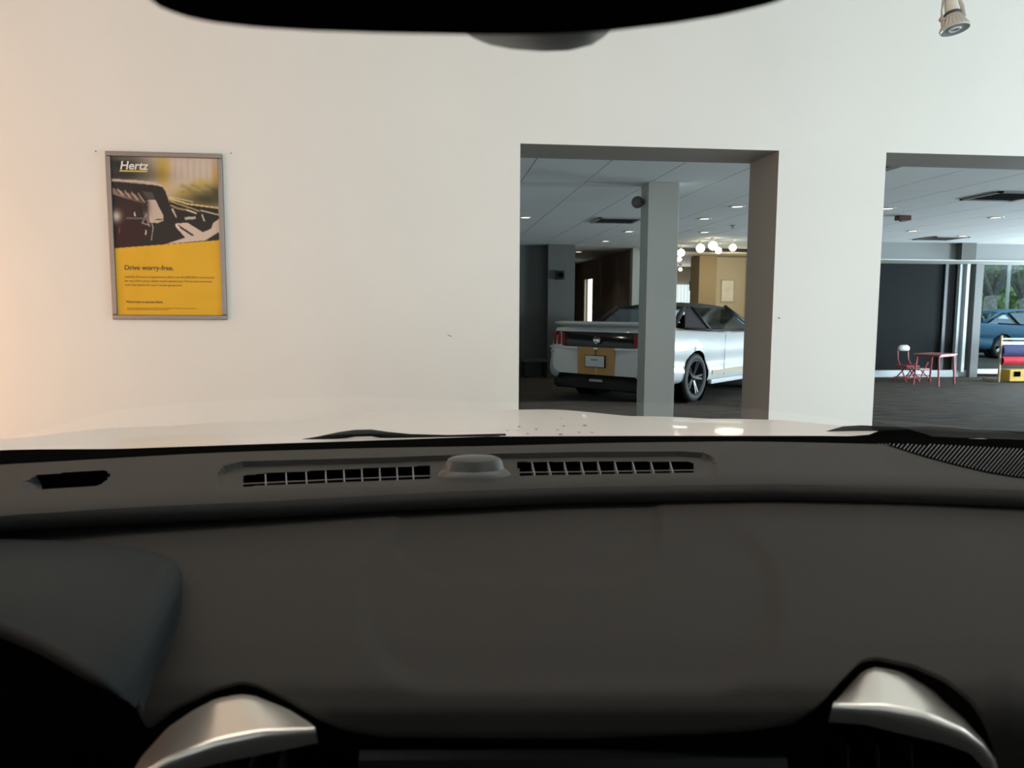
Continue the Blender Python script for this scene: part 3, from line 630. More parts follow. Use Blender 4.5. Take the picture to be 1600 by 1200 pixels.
        mm_ = MB(); mm_.lathe([(0, -.09), (.06, -.08), (.075, 0), (.06, .08), (0, .09)], 14, M=Matrix.Translation((sx*.99, 3.12, 1.02))@Matrix.Rotation(R(90), 4, 'Y'), sx=.9); mm_.build('door_mirror', paint, t, True)
    MB().prism([(-R0[0][0]-.12, R0[0][1], 1.065), (R0[0][0]+.12, R0[0][1], 1.065), (R0[1][0], R0[1][1], R0[1][2]), (-R0[1][0], R0[1][1], R0[1][2])], (0, .005, -.005)).build('rear_window', CARGL, t)
    MB().prism([(-.72, 3.42, .99), (.72, 3.42, .99), (.55, 2.72, 1.345), (-.55, 2.72, 1.345)], (0, -.005, -.005)).build('windshield', CARGL, t)
    return t
def on_rear(z0, z1, x0, x1, y=-.015, th=.012, curve=.055):
    """strip that follows the plan curve of the tail"""
    rows = []
    n = 9
    out = []
    for k in range(n):
        x = x0+(x1-x0)*k/(n-1); d = curve*(abs(x)/.8)**3
        out.append((x, y+d))
    return [[(x, yy_, z) for x, yy_ in out] for z in (z0, z1)]
def strip(z0, z1, x0, x1, y, th, curve=.055, zi=None):
    rws = on_rear(z0, z1, x0, x1, y, th, curve)
    bk = [[(x, yy_+th, z) for x, yy_, z in r] for r in rws[::-1]]
    mb = MB(); rows = rws+bk+[rws[0]]; mb.grid(rows)
    n = len(rws[0])
    for e in (0, n-1): mb.f.append((e, n+e, 2*n+e, 3*n+e)); mb.mi.append(0)
    return mb
# rear wheel stands at the measured floor point; heading 46 degrees right of the wall normal
HD = R(-46); rwp = atZ(1077, 627, 0); ch, sh = math.cos(HD), math.sin(HD)
lx, ly = .85, WA
cl = (rwp.x-(lx*ch-ly*sh), rwp.y-(lx*sh+ly*ch), 0)
mus = make_car(cl, HD, 'white convertible with gold rear stripes parked in the showroom', WPAINT2, FABR)
strip(.775, .985, -.80, .80, -.03, .05).build('tail_panel', BLKG, mus, True)
for sx in (-1, 1):
    for k in range(3):
        xa_, xb_ = sx*(.57+k*.085), sx*(.57+k*.085+.058)
        strip(.79, .965, min(xa_, xb_), max(xa_, xb_), -.045, .03).build('tail_lamp', LAMPR, mus)
strip(.745, .775, -.86, .86, -.085, .08, .07).build('bumper_ridge', WPAINT2, mus, True)
for sx in (-1, 1):
    strip(.40, .745, sx*.015 if sx > 0 else -.30, .30 if sx > 0 else -.015, -.082, .02, 0).build('bumper_stripe', GOLD, mus)
    MB().box(.06 if sx > 0 else -.27, .27 if sx > 0 else -.06, -.0, .42, 1.082, 1.09).build('deck_stripe', GOLD, mus)
strip(.748, .778, -.30, .30, -.092, .02, 0).build('ridge_stripe', GOLD, mus)
# licence plate
MB().box(-.17, .17, -.10, -.085, .50, .67).build('plate_recess', BLK, mus, bevel=.005)
pb = MB().box(-.1525, .1525, -.112, -.10, .51, .66).build('licence_plate', PLATEM, mus, bevel=.004)
MB().box(-.06, .05, -.1135, -.112, .60, .615).build('plate_print', mat('plate_ink', (.1, .12, .16), .5), pb)
MB().lathe([(0, 0), (.05, 0), (.055, .01)], 20, M=Matrix.Translation((0, -.05, .88))@Matrix.Rotation(R(90), 4, 'X')).build('round_badge', CHROME, mus, True)
MB().box(-.03, .03, -.10, -.088, .745, .775).build('ridge_badge', CHROME, mus, bevel=.004)
MB().box(-.66, -.60, -.05, -.03, .79, .80).build('side_badge', CHROME, mus)
# diffuser and exhausts
strip(.20, .41, -.80, .80, -.055, .12, .09).build('diffuser', BLK, mus, True)
for sx in (-.52, .52): MB().lathe([(.045, -.10), (.052, -.11), (.052, 0), (.04, 0), (.04, -.08)], 16, M=Matrix.Translation((sx, 0, .30))@Matrix.Rotation(R(-90), 4, 'X')@Matrix.Scale(-1, 4, (0, 0, 1))).build('exhaust_tip', CHROME, mus, True)
MB().box(-.10, .10, -.09, -.05, .30, .335).build('tow_panel', mat('dull_silver', (.35, .35, .3), .5), mus, bevel=.006)
# spoiler
sp = MB(); rows = []
for k in range(13):
    x = -.80+1.6*k/12; dy = .10*(abs(x)/.8)**3; e = 1 if abs(x) < .75 else .5
    rows.append([(x, -.05+dy, 1.085), (x, -.06+dy, 1.115*1), (x, .06+dy, 1.13-.01*(1-e)), (x, .18+dy, 1.095), (x, .18+dy, 1.06), (x, .02+dy, 1.06)])
sp.grid(rows, 0, True); sp.f += [tuple(range(6)), tuple(range(72, 78))]; sp.mi += [0, 0]; sp.build('spoiler', WPAINT2, mus, True)
# side skirt with stripe panel, scoop
for sx in (1, -1):
    MB().box(min(sx*.925, sx*.955), max(sx*.925, sx*.955), 1.55, 3.3, .36, .42).build('side_stripe', mat('tan_stripe', (.40, .31, .19), .5) if sx == 1 else bpy.data.materials['tan_stripe'], mus)
    MB().box(min(sx*.90, sx*.965), max(sx*.90, sx*.965), 1.5, 3.3, .22, .29).build('sill_skirt', WPAINT2, mus, bevel=.015)
mus2 = make_car(tuple(Vector(atZ(1480, 552, 0))+Vector((0, 0, -.11))), R(-84), 'blue car parked outside behind the book rack window', BPAINT, BPAINT, False)

# ================================================================== trees outside
def tree(x, y, h, lab, spread=2.2, lean=.0, fork=True):
    t = empty('tree', (x, y, -.11), lab, 'tree')
    bark = bpy.data.materials.get('bark') or mat('bark', (.30, .29, .26), .9, noise=.3, nscale=8)
    leaf = bpy.data.materials.get('leaf') or mat('leaf', (.26, .38, .15), .7, noise=.35, nscale=1.5)
    mb = MB(); tips = []
    mb.tube([(0, 0, 0), (.05, 0, h*.15), (lean*.3, 0, h*.3)], [.30, .24, .21], 10)
    random.seed(int(x*10)+3)
    for k in range(7):
        a = k*2.4+.4; l_ = h*(.45+.2*random.random()); b_ = Vector((lean*.3, 0, h*.3-.1)); e_ = b_+Vector((math.cos(a)*spread*.8, math.sin(a)*spread*.5, l_))
        m2_ = (b_+e_)/2+Vector((random.uniform(-.2, .2), 0, random.uniform(-.3, .1)))
        mb.tube([b_, m2_, e_], [.14, .09, .03], 8); tips += [m2_, e_, (m2_+e_)/2]
        for q_ in range(2):
            e2 = m2_+Vector((random.uniform(-1, 1)*spread*.5, random.uniform(-.5, .5), random.uniform(.3, 1.2))); mb.tube([m2_, e2], [.05, .015], 6); tips.append(e2)
    mb.build('trunk', bark, t, True)
    lf = MB()
    for p_ in tips:
        for q_ in range(70):
            c_ = p_+Vector((random.gauss(0, .55), random.gauss(0, .5), random.gauss(0, .4))); s_ = random.uniform(.06, .13)
            a_ = Vector((random.uniform(-1, 1), random.uniform(-1, 1), random.uniform(-1, 1))).normalized()*s_; b_ = a_.cross(Vector((random.uniform(-1, 1), random.uniform(-1, 1), random.uniform(-1, 1)))).normalized()*s_*.6
            lf.add([c_-a_, c_+b_, c_+a_, c_-b_], [(0, 1, 2, 3)])
    o = lf.build('foliage', leaf, t, fix=False); o['kind'] = 'stuff'
for (px, Y, h, lab, ln) in ((1545, 26, 6.5, 'forked grey-barked tree right behind the blue car', 0.2), (1490, 33, 7.5, 'leafy tree farther off, left of the forked one', .5), (1600, 40, 7., 'leafy tree at the right edge beyond the blue car', -.4)):
    p = atY(px, 480, Y); tree(p.x, Y, h, lab, 2.6, ln)
hd = MB(); random.seed(5)
for k in range(8000):
    c_ = Vector((random.uniform(18, 52), 44+random.uniform(-1.2, 1.2), random.uniform(0, 6.5+1.4*math.sin(k))))
    a_ = Vector((random.uniform(-1, 1), random.uniform(-1, 1), random.uniform(-1, 1))).normalized()*.3; b_ = a_.cross(Vector((random.uniform(-1, 1), random.uniform(-1, 1), random.uniform(-1, 1)))).normalized()*.2
    hd.add([c_-a_, c_+b_, c_+a_, c_-b_], [(0, 1, 2, 3)])
hd.box(18, 52, 44.4, 45, -.1, 6.4)
o = hd.build('hedge', mat('hedge_leaf', (.42, .55, .26), .8, noise=.3, nscale=.8), None, fix=False); tag(o, 'pale green hedge far outside behind the trees', 'hedge'); o['kind'] = 'stuff'
p = atY(1573, 480, 24); o = MB().tube([(p.x, 24, -.11), (p.x, 24, 5)], .05, 10).build('lamp_post', LWHITE, None, True); tag(o, 'thin white post outside, in front of the trees', 'post')

# ================================================================== THE CAR THE VIEWER SITS IN
own = empty('car', (0, 0, 0), 'white car seen from its cabin, with charcoal dashboard and mirror', 'car', CY)
XC = .08
TA = [(-260, 752), (0, 726), (150, 717.5), (300, 709), (400, 705), (580, 700), (760, 697), (950, 692), (1150, 689.5), (1250, 691), (1380, 694), (1600, 697), (1860, 702)]
TC = [(-260, 845), (0, 806), (200, 793), (400, 784), (680, 769), (900, 761), (1150, 757), (1200, 756.5), (1400, 759), (1600, 766), (1860, 782)]
TE = [(-260, 875), (0, 831), (200, 819), (400, 810), (680, 795), (900, 786), (1150, 782), (1200, 781), (1400, 785), (1600, 792), (1860, 812)]
def sstep(a, b, x): t = min(1, max(0, (x-a)/(b-a))); return t*t*(3-2*t)
def recess(x, y):
    # shallow tray behind the two grilles: deepest along its far edge, dying out towards the viewer
    if x < 330 or x > 1130: return 0
    far = float(np.interp(x, [340, 352, 380, 600, 740, 900, 1060, 1095, 1112, 1118], [742, 727, 720.5, 714.5, 709.5, 706, 705, 707, 714, 728]))
    near = float(np.interp(x, [340, 700, 1118], [766, 758, 745]))
    if y < far or y > near: return 0
    e = sstep(338, 352, x)*(1-sstep(1106, 1120, x))
    return .0070*e*(1-(y-far)/(near-far))
def padz(x, y):
    A_, C_ = smooth_table(TA, x), smooth_table(TC, x); t_ = (y-A_)/(C_-A_)
    return 1.130-.010*t_-.004*max(0, t_-.7)**2/.09
def pad(x, y, dz=0.): p_ = cZ(x, y, padz(x, y)); return Vector((p_.x, p_.y, p_.z+dz))
def spt(x, y, dz=0.):
    yp = y
    for _ in range(8): yp = y-recess(x, yp)*1230
    return pad(x, yp, dz-recess(x, yp))
def inpoly(x, y, P):
    r_ = False; n = len(P)
    for i in range(n):
        (x0, y0), (x1, y1) = P[i], P[(i+1) % n]
        if (y0 > y) != (y1 > y) and x < (x1-x0)*(y-y0)/(y1-y0)+x0: r_ = not r_
    return r_
GLH = [(379, 743), (415, 739), (540, 733), (672.5, 727.5), (671, 747.7), (540, 753), (381, 760)]
GRH = [(807.8, 722), (950, 721.3), (1080, 721.7), (1085, 726), (1083, 738), (950, 740.5), (812.5, 743)]
PKH = [(21, 765), (40, 752), (58, 742), (110, 738), (165, 735), (172, 740), (168, 750), (158, 757), (145, 760), (100, 762.5), (60, 765)]
HOLES = (GLH, GRH, PKH)
xs = list(range(-260, 1861, 4)); rows = []; NR = 62
pxy = []
for k in range(NR+1):
    r_ = []; q_ = []
    for x in xs:
        y = smooth_table(TA, x)+(smooth_table(TC, x)-smooth_table(TA, x))*k/NR
        r_.append(pad(x, y, -recess(x, y))); q_.append((x, y))
    rows.append(r_); pxy.append(q_)
# rolled lip: from the upper edge C under and back to E
for k in range(1, 9):
    a = k/8; r_ = []
    for x in xs:
        c_ = pad(x, smooth_table(TC, x)); e_ = cZ(x, smooth_table(TE, x), 1.0955)
        p_ = c_.lerp(e_, a); bul = .006*math.sin(math.pi*a); p_ = p_+Vector((0, -bul, 0)); r_.append(p_)
    rows.append(r_)
r_ = [p_+Vector((0, .05, -.01)) for p_ in rows[-1]]; rows.append(r_)
mb = MB(); mb.grid(rows)
nx = len(xs); nf = []
for f_ in mb.f:
    k = f_[0]//nx
    if k < NR:
        j = f_[0] % nx; x, y = pxy[k][j]; x2, y2 = pxy[k+1][min(j+1, nx-1)]
        cx_, cy_ = (x+x2)/2, (y+y2)/2
        if any(inpoly(cx_, cy_+recess(cx_, cy_)*1230, H) for H in HOLES): continue
    nf.append(f_)
mb.f = nf; mb.mi = [0]*len(nf)
dash = mb.build('dashboard_top', PADM, own, True, fix=False, sharp=28)
for p_ in [0]: pass
def under(polyg, depth=.03, mt=BLKM, name='vent_cavity'):
    top = [spt(x, y, -.0008) for x, y in polyg]; m_ = MB(); n = len(top); bot = [Vector((p_.x, p_.y+.012, p_.z-depth)) for p_ in top]
    m_.add(top+bot, [tuple(range(n, 2*n))]+[(i, (i+1) % n, n+(i+1) % n, n+i) for i in range(n)]); return m_.build(name, mt, dash)
def grow(P, d):
    cx_ = sum(p[0] for p in P)/len(P); cy_ = sum(p[1] for p in P)/len(P); return [(x+math.copysign(d*2, x-cx_), y+math.copysign(d, y-cy_)) for x, y in P]
under(grow(GLH, 1.5), .05); under(grow(GRH, 1.5), .05); under(grow(PKH, 1.5), .045, BLKM, 'pocket_liner')
MB().add([pad(21, 765), pad(40, 752), pad(56, 742), pad(64, 741.5, -.012), pad(66, 765, -.003)], [(0, 1, 2, 3, 4)]).build('pocket_bevel', mat('pocket_blue_grey', (.016, .022, .026), .5, spec=.2), dash)
SLM = mat('slat_grey', (.16, .16, .155), .5)
def slat(x0, y0, x1, y1, wpx=.9, name='vent_slat'):
    a0, a1, b0, b1 = spt(x0-wpx, y0, -.0005), spt(x0+wpx, y0, -.0005), spt(x1-wpx, y1, -.0005), spt(x1+wpx, y1, -.0005); d = Vector((0, 0, -.010))
    MB().hexa([a0, a1, b1, b0], [a0+d, a1+d, b1+d, b0+d]).build(name, SLM, dash)
def yat(P, x, top):
    return ip(P, x)
for x in (414.4, 446.6, 478, 508.5, 537, 565, 593, 620, 645): slat(x, ip([(379, 742.5), (415, 739), (540, 733), (672.5, 727.5)], x), x+1.5, ip([(381, 761), (540, 753.5), (671, 748)], x))
for x in (831, 856, 881.5, 907.7, 934, 960.5, 988.5, 1017, 1047): slat(x, 721, x+5.5, ip([(812, 744), (950, 741), (1083, 738.5)], x+5))
def hbar(pts, nm='vent_bar'):
    a = [spt(x, y-.5, -.001) for x, y in pts]; b = [spt(x, y+.5, -.001) for x, y in pts]; d = Vector((0, 0, -.0008))
    MB().grid([a, b, [p_+d for p_ in b], [p_+d for p_ in a], a]).build(nm, mat('bar_grey', (.07, .07, .07), .5) if not bpy.data.materials.get('bar_grey') else bpy.data.materials['bar_grey'], dash)
hbar([(380, 754), (540, 746.5), (671, 741.5)]); hbar([(811, 736.5), (950, 735), (1084, 733)])
# steep far edge of the tray
re_ = []
for x in range(341, 1119, 5):
    y = float(np.interp(x, [340, 352, 380, 600, 740, 900, 1060, 1095, 1112, 1118], [742, 727, 720.5, 714.5, 709.5, 706, 705, 707, 714, 728]))
    e = sstep(338, 350, x)*(1-sstep(1110, 1121, x)); a = pad(x, y-.8, .0003); re_.append((a, a+Vector((0, -.006*max(.15, e), .0001)), a+Vector((0, -.0064*max(.15, e), -.0084*max(.2, e)))))
MB().grid([[r[k] for r in re_] for k in range(3)]).build('recess_edge', PADM, dash, fix=False)
# light sensor dome
p_ = pad(741, 738); t_ = MB(); Mx = Matrix.Translation(p_+Vector((0, 0, -.006)))
t_.lathe([(.046, -.003), (.044, .003), (.040, .0075), (.037, .0095), (.0355, .0105), (.0335, .018), (.031, .0225), (.0265, .0245), (.015, .0258), (0, .0262)], 40, M=Mx, sy=.62); t_.build('sensor_dome', mat('sensor_plastic', (.060, .060, .056), .42, spec=.5), dash, True, sharp=32)
# speaker grille
SPC = [(1385, 695.5), (1417, 706), (1450, 716), (1487, 726), (1537, 738), (1575, 745), (1640, 753), (1700, 757), (1860, 764)]
tb = [pad(x, ip(SPC, x), .0008) for x in range(1388, 1860, 12)]; tt = [pad(x, smooth_table(TA, x)+.5, .0008) for x in range(1388, 1860, 12)]
MB().grid([tb, tt]).build('speaker_well', BLKM, dash)
mb = MB(); x = 1372.
while x < 1850:
    # bars slant away to the right
    yb_ = ip(SPC, max(1385, x)); pts_ = []
    for k in range(9):
        yq = yb_+(690-yb_)*k/8; xq = x+(yb_-yq)*.85
        if yq > smooth_table(TA, xq)+.5 and yq <= ip(SPC, xq)+.3: pts_.append((xq, yq))
    if len(pts_) > 1:
        mb.grid([[pad(a-1.35, b, .0012) for a, b in pts_], [pad(a, b, .0026) for a, b in pts_], [pad(a+1.35, b, .0012) for a, b in pts_]])
    x += 5.6
o = mb.build('speaker_grille', mat('grille_grey', (.075, .07, .066), .6, spec=.2), dash, fix=False); o['kind'] = 'stuff'
# lower pad
TB = [(-260, 900), (0, 935), (60, 955), (120, 985), (165, 1020), (190, 1045), (206, 1085), (222, 1128), (234, 1136), (270, 1106), (330, 1078), (375, 1065), (400, 1069), (450, 1093), (500, 1122), (540, 1138), (600, 1148), (900, 1150), (1100, 1143), (1180, 1137), (1240, 1127), (1280, 1103), (1310, 1066), (1345, 1031), (1370, 1027), (1430, 1040), (1480, 1062), (1520, 1095), (1545, 1135), (1564, 1200), (1590, 1330), (1860, 1330)]
ZT = [(780, 1.0945), (820, 1.0900), (900, 1.0775), (1000, 1.062), (1060, 1.0500), (1075, 1.0460), (1110, 1.034), (1150, 1.016), (1220, .975), (1340, .90)]
def sdrr(x, y, cx_, cy_, hx, hy, r):
    qx, qy = abs(x-cx_)-hx+r, abs(y-cy_)-hy+r
    return math.hypot(max(qx, 0), max(qy, 0))+min(max(qx, qy), 0)-r
def padlz(x, y):
    z = float(np.interp(y, [a for a, b in ZT], [b for a, b in ZT]))
    z -= .0035*(1-sstep(-24, 14, sdrr(x, y, 890, 945, 325, 130, 120)))      # shallow rounded depression
    z -= .0022*(1-sstep(-10, 8, sdrr(x, y, 825, 820, 205, 86, 75)))
    return z
def small_smooth(T, x): return (ip(T, x-8)+2*ip(T, x-3)+2*ip(T, x+3)+ip(T, x+8))/6
xs2 = list(range(-260, 1861, 5)); rows = []
NL = 90
for k in range(-2, NL+1):
    r_ = []
    for x in xs2:
        e_, b_ = smooth_table(TE, x)-4, small_smooth(TB, x)
        y = e_+(b_-e_)*max(k, 0)/NL
        z = sum(padlz(x, y+dy) for dy in (-6, 0, 6))/3
        p_ = cZ(x, y, z)
        if k < 0: p_ = p_+Vector((0, .03*-k, -.004*-k))
        r_.append(p_)
    rows.append(r_)
last = rows[-1]
rows.append([p_+Vector((0, .0015, -.003)) for p_ in last])
dpad = MB().grid(rows).build('dashboard_pad', PADL, own, True, fix=False)
MB().grid([rows[-1], [p_+Vector((0, .006, -.02)) for p_ in last], [p_+Vector((0, .02, -.25)) for p_ in last]]).build('pad_edge_trim', BLKM, dpad, True, fix=False)
# dark rim following the pad's lower edge
rimpts = [x for x in range(200, 1572, 6)]
# centre stack
cs = MB(); cs.hexa([(-.20, .50, .985), (.40, .50, .985), (.40, .62, .985), (-.20, .62, .985)], [(-.20, .42, .6), (.40, .42, .6), (.40, .62, .6), (-.20, .62, .6)]); stack = cs.build('centre_stack', BLKM, own)
sc_ = MB(); a_ = [cY(560, 1188, .495), cY(1230, 1184, .495), cY(1250, 1500, .44), cY(545, 1500, .44)]; sc_.prism(a_, (0, .012, 0)); sc_.build('display_screen', mat('screen_black', (.004, .004, .005), .35, spec=.2), own)
def resamp(P, n):
    P = [Vector((a, b, 0)) for a, b in P]; L = [0]
    for a, b in zip(P, P[1:]): L.append(L[-1]+(b-a).length)
    return [(float(np.interp(L[-1]*k/(n-1), L, [p.x for p in P])), float(np.interp(L[-1]*k/(n-1), L, [p.y for p in P]))) for k in range(n)]
def vent_trim(outer, ridge, lower, lab):
    n = 34; O, Rg, Lw = resamp(outer, n), resamp(ridge, n), resamp(lower, n); rows = []
    for k in range(-1, 9):
        a = max(k, 0)/8; r_ = []
        for i in range(n):
            x = O[i][0]*(1-a)+Rg[i][0]*a; y = O[i][1]*(1-a)+Rg[i][1]*a; d = .515-.05*a**.8
            p_ = cY(x, y, d)
            if k < 0: p_ = p_+Vector((0, .012, -.02))
            r_.append(p_)
        rows.append(r_)
    for k in range(1, 6):
        a = k/5; rows.append([cY(Rg[i][0]*(1-a)+Lw[i][0]*a, Rg[i][1]*(1-a)+Lw[i][1]*a, .465-.002*math.sin(a*math.pi)+.003*a) for i in range(n)])
    v_ = MB().grid(rows).build('air_vent', SATIN, own, True, fix=False)
    return v_
vL = vent_trim([(190, 1235), (221, 1182), (262, 1137), (300, 1111), (337, 1092), (375, 1085), (397, 1087), (450, 1108), (484, 1129), (492, 1136)],
               [(205, 1245), (232, 1202), (262, 1184), (337, 1158), (412, 1142), (492, 1137)], [(225, 1280), (262, 1222), (300, 1204), (337, 1193), (412, 1178), (497, 1161)], 'l')
vR = vent_trim([(1303, 1096), (1325, 1071), (1350, 1047), (1369, 1042), (1412, 1050), (1459, 1071), (1506, 1105), (1537, 1139), (1562, 1195), (1572, 1250)],
               [(1302, 1099), (1381, 1104), (1444, 1115), (1506, 1140), (1537, 1165), (1556, 1190), (1566, 1250)], [(1294, 1128), (1350, 1132), (1412, 1147), (1475, 1162), (1516, 1177), (1537, 1200), (1550, 1260)], 'r')
for v_, xs_, y0_ in ((vL, (300, 345, 390, 435), 1196), (vR, (1325, 1372, 1425, 1475), 1165)):
    for x in xs_:
        a, b = cY(x-1.5, y0_, .50), cY(x+4, y0_+150, .49); MB().hexa([a, a+Vector((.0015, 0, 0)), a+Vector((.0015, .03, 0)), a+Vector((0, .03, 0))], [b, b+Vector((.0015, 0, 0)), b+Vector((.0015, .03, 0)), b+Vector((0, .03, 0))]).build('vent_vane', BLK, v_)
# instrument hood at the left
TT = [(-260, 838), (0, 842), (100, 845), (160, 849.5), (215, 857), (250, 865), (274, 876), (284, 893), (284, 920), (275, 955), (262, 990), (247, 1030), (232, 1070), (222, 1100)]
BB = [(-260, 905), (0, 976), (30, 988), (60, 1001), (95, 1020), (125, 1038), (150, 1056), (170, 1073), (188, 1088), (200, 1096), (207, 1102), (211, 1106), (214, 1108), (216, 1110)]
n = 60
Tt, Bb = [], []
for k in range(n):
    s = k/(n-1)*(len(TT)-1); i = min(int(s), len(TT)-2); u = s-i
    Tt.append((TT[i][0]*(1-u)+TT[i+1][0]*u, TT[i][1]*(1-u)+TT[i+1][1]*u, s)); Bb.append((BB[i][0]*(1-u)+BB[i+1][0]*u, BB[i][1]*(1-u)+BB[i+1][1]*u))
def hood_pt(x, y, s, a):
    zt_ = 1.093-.030*sstep(6, 12.5, s)
    zb_ = 1.104-.034*sstep(5, 12.5, s)
    z = zt_*(1-a)+zb_*a+.010*math.sin(math.pi*min(1, a*1.0))*(1-.4*sstep(8, 13, s)); return cZ(x, y, z)
rows = []
for k in range(25):
    a = k/24; rows.append([hood_pt(Tt[i][0]*(1-a)+Bb[i][0]*a, Tt[i][1]*(1-a)+Bb[i][1]*a, Tt[i][2], a) for i in range(n)])
tp_ = [1-sstep(4, 9, Tt[i][2]) for i in range(n)]; tr_ = [1-sstep(3, 7.5, Tt[i][2]) for i in range(n)]
tq_ = [1-.85*sstep(8.5, 11, Tt[i][2]) for i in range(n)]
rows = [[p_+Vector((0, .0, -.04))*q for p_, q in zip(rows[0], tq_)]]+rows+[[p_+Vector((0, .004, -.012))*q for p_, q in zip(rows[-1], tp_)], [p_+Vector((0, .08, -.02))*q for p_, q in zip(rows[-1], tr_)]]
MB().grid(rows).build('instrument_hood', HOODP, own, True, fix=False)
mb = MB(); mb.box(-.80, -.16, .56, .60, .70, 1.045); mb.box(-.80, -.115, .52, .60, .70, .98); ic = mb.build('instrument_cluster', BLKM, own)
mb = MB(); mb.box(-.19, -.125, .50, .56, .70, .99); mb.build('binnacle_side', BLKM, own, bevel=.01)
# steering wheel, mostly below the picture
Ms = Matrix.Translation((-.33, .40, .86))@Matrix.Rotation(R(65), 4, 'X')
st = MB(); rows = []
for k in range(49):
    a = 2*math.pi*k/48; rows.append([Ms@Vector(((.18+.014*math.cos(b))*math.cos(a), (.18+.014*math.cos(b))*math.sin(a), .014*math.sin(b))) for b in [2*math.pi*q/10 for q in range(10)]])
sw = st.grid(rows, 0, True).build('steering_wheel', BLK, own, True)
MB().lathe([(0, .02), (.05, .02), (.07, 0), (.06, -.03), (0, -.03)], 24, M=Ms).build('hub', BLK, sw, True)
for a in (0, 180, 270): MB().tube([Ms@Vector((.05*math.cos(R(a)), .05*math.sin(R(a)), 0)), Ms@Vector((.175*math.cos(R(a)), .175*math.sin(R(a)), 0))], .014, 8).build('spoke', BLK, sw, True)
# hood panel outside
def hz_(x, y):
    dx = abs(x-XC); z = 1.118-.04*(y-1.15)-.08*(y-1.15)**2
    z += .0185*(1-sstep(.16, .40, abs(x-XC-.05)))*sstep(1.15, 1.7, y)
    z -= .030*sstep(.45, .88, dx)*sstep(1.1, 1.8, y)
    z += .006*math.exp(-((dx-.66)/.05)**2)*sstep(1.1, 1.5, y)
    z -= 1.2*max(0, y-2.15)**2
    z -= .06*max(0, (dx-.80)/.1)**2
    return z
rows = []
for k in range(50):
    y = 1.00+(2.40-1.00)*k/49; rows.append([(XC+.90*s_, y-(0.10*s_**4 if k > 5 else 0)*(k/49), hz_(XC+.90*s_, y)) for s_ in [-1+2*j/90 for j in range(91)]])
MB().grid(rows).build('hood_panel', WPAINT, own, True, fix=False)
for s_ in (-1, 1):
    xf = XC+.90*s_; rr_ = [[(xf, 1.0-1.6*0+1.4*k/12, hz_(xf, 1.0+1.4*k/12)-.0) for k in range(13)]]
    rr_.append([(x+.02*s_, y, z-.15) for x, y, z in rr_[0]]); rr_.append([(x+.01*s_, y, .35) for x, y, z in rr_[0]]); MB().grid(rr_).build('fender', WPAINT, own, True, fix=False)
fr = [[(XC+.9*s_, 2.40-.10*s_**4, hz_(XC+.9*s_, 2.40)) for s_ in [-1+2*j/20 for j in range(21)]]]
fr.append([(x, y+.06, .75) for x, y, z in fr[0]]); fr.append([(x, y+.07, .5) for x, y, z in fr[0]]); fr.append([(x, y, .25) for x, y, z in fr[0]]); MB().grid(fr).build('front_bumper', WPAINT, own, True, fix=False)
sp_ = MB()
for (x, y, w_) in ((793, 673, 2.5), (809, 673, 2), (811, 667, 3), (824, 678, 2.5), (838, 671, 3), (871, 672, 2.5), (876, 654, 2.2), (876, 679, 3.5), (881, 666, 3), (914, 665, 4), (905, 676, 2.5), (925, 676, 2.5)):
    y_ = 1.3
    for it in range(30):
        p_ = cY(x, y, y_); y_ += (p_.z-hz_(p_.x, y_))*2.5
    p_ = cY(x, y, y_); r_ = w_*.0011
    sp_.add([(p_.x-r_, p_.y, p_.z+.0006), (p_.x, p_.y-r_*2, p_.z+.0008), (p_.x+r_, p_.y, p_.z+.0006), (p_.x, p_.y+r_*2, p_.z+.0004)], [(0, 1, 2, 3)])
o = sp_.build('dirt_specks', mat('dirt', (.10, .085, .07), .9), own, fix=False); o['kind'] = 'stuff'
# cowl, glass, wipers
ck = [x for x in range(-260, 1861, 20)]
TBK = [(-260, 730), (0, 703), (60, 702), (180, 701.5), (300, 697.5), (400, 694), (560, 689), (700, 684), (760, 682), (1000, 681), (1200, 681), (1300, 681), (1600, 687), (1860, 694)]
near = [cZ(x, smooth_table(TA, x), 1.130) for x in ck]; far = [cZ(x, smooth_table(TBK, x), 1.127)for x in ck]
MB().grid([[p_+Vector((0, -.01, -.01)) for p_ in near], [p_+Vector((0, .002, .0005)) for p_ in near], far, [p_+Vector((0, .02, -.05)) for p_ in far]]).build('cowl', BLKM, own, fix=False)
wx = [XC+.86*s_ for s_ in [-1+2*j/40 for j in range(41)]]
wr = []
for k in range(21):
    a = k/20; wr.append([(XC+(x-XC)*(1-.18*a), 1.19-.16*((x-XC)/.86)**2-a*(.86-.06*((x-XC)/.86)**2), 1.125+a*.43-.03*a*(a-1)*-1*0+.02*math.sin(math.pi*a)) for x in wx])
MB().grid(wr).build('windshield', WSHIELD, own, True, fix=False)
WIPR = mat('wiper_rubber', (.010, .010, .010), .8, spec=.1)
def wiper(arm, blade, nm='wiper'):
    w_ = MB().tube([cY(x, y, 1.20) for x, y in arm], .0062, 8, flat=.9).build('wiper', WIPR, own, True)
    MB().tube([cY(x, y, 1.205) for x, y in blade], .0048, 8, flat=1.).build('wiper_blade', WIPR, w_, True)
wiper([(470, 692), (500, 687), (530, 680.5), (555, 677), (580, 676.5), (605, 680), (640, 683.5), (700, 685), (780, 683)], [(500, 690), (560, 691.5), (620, 689), (740, 683.5), (790, 682)])
wiper([(1260, 685), (1290, 679), (1318, 671), (1345, 669.5), (1375, 671), (1410, 672), (1450, 671), (1480, 672.5), (1520, 676), (1620, 680), (1750, 690)], [(1270, 685), (1310, 681), (1360, 680), (1420, 676), (1520, 680), (1640, 683), (1750, 692)])
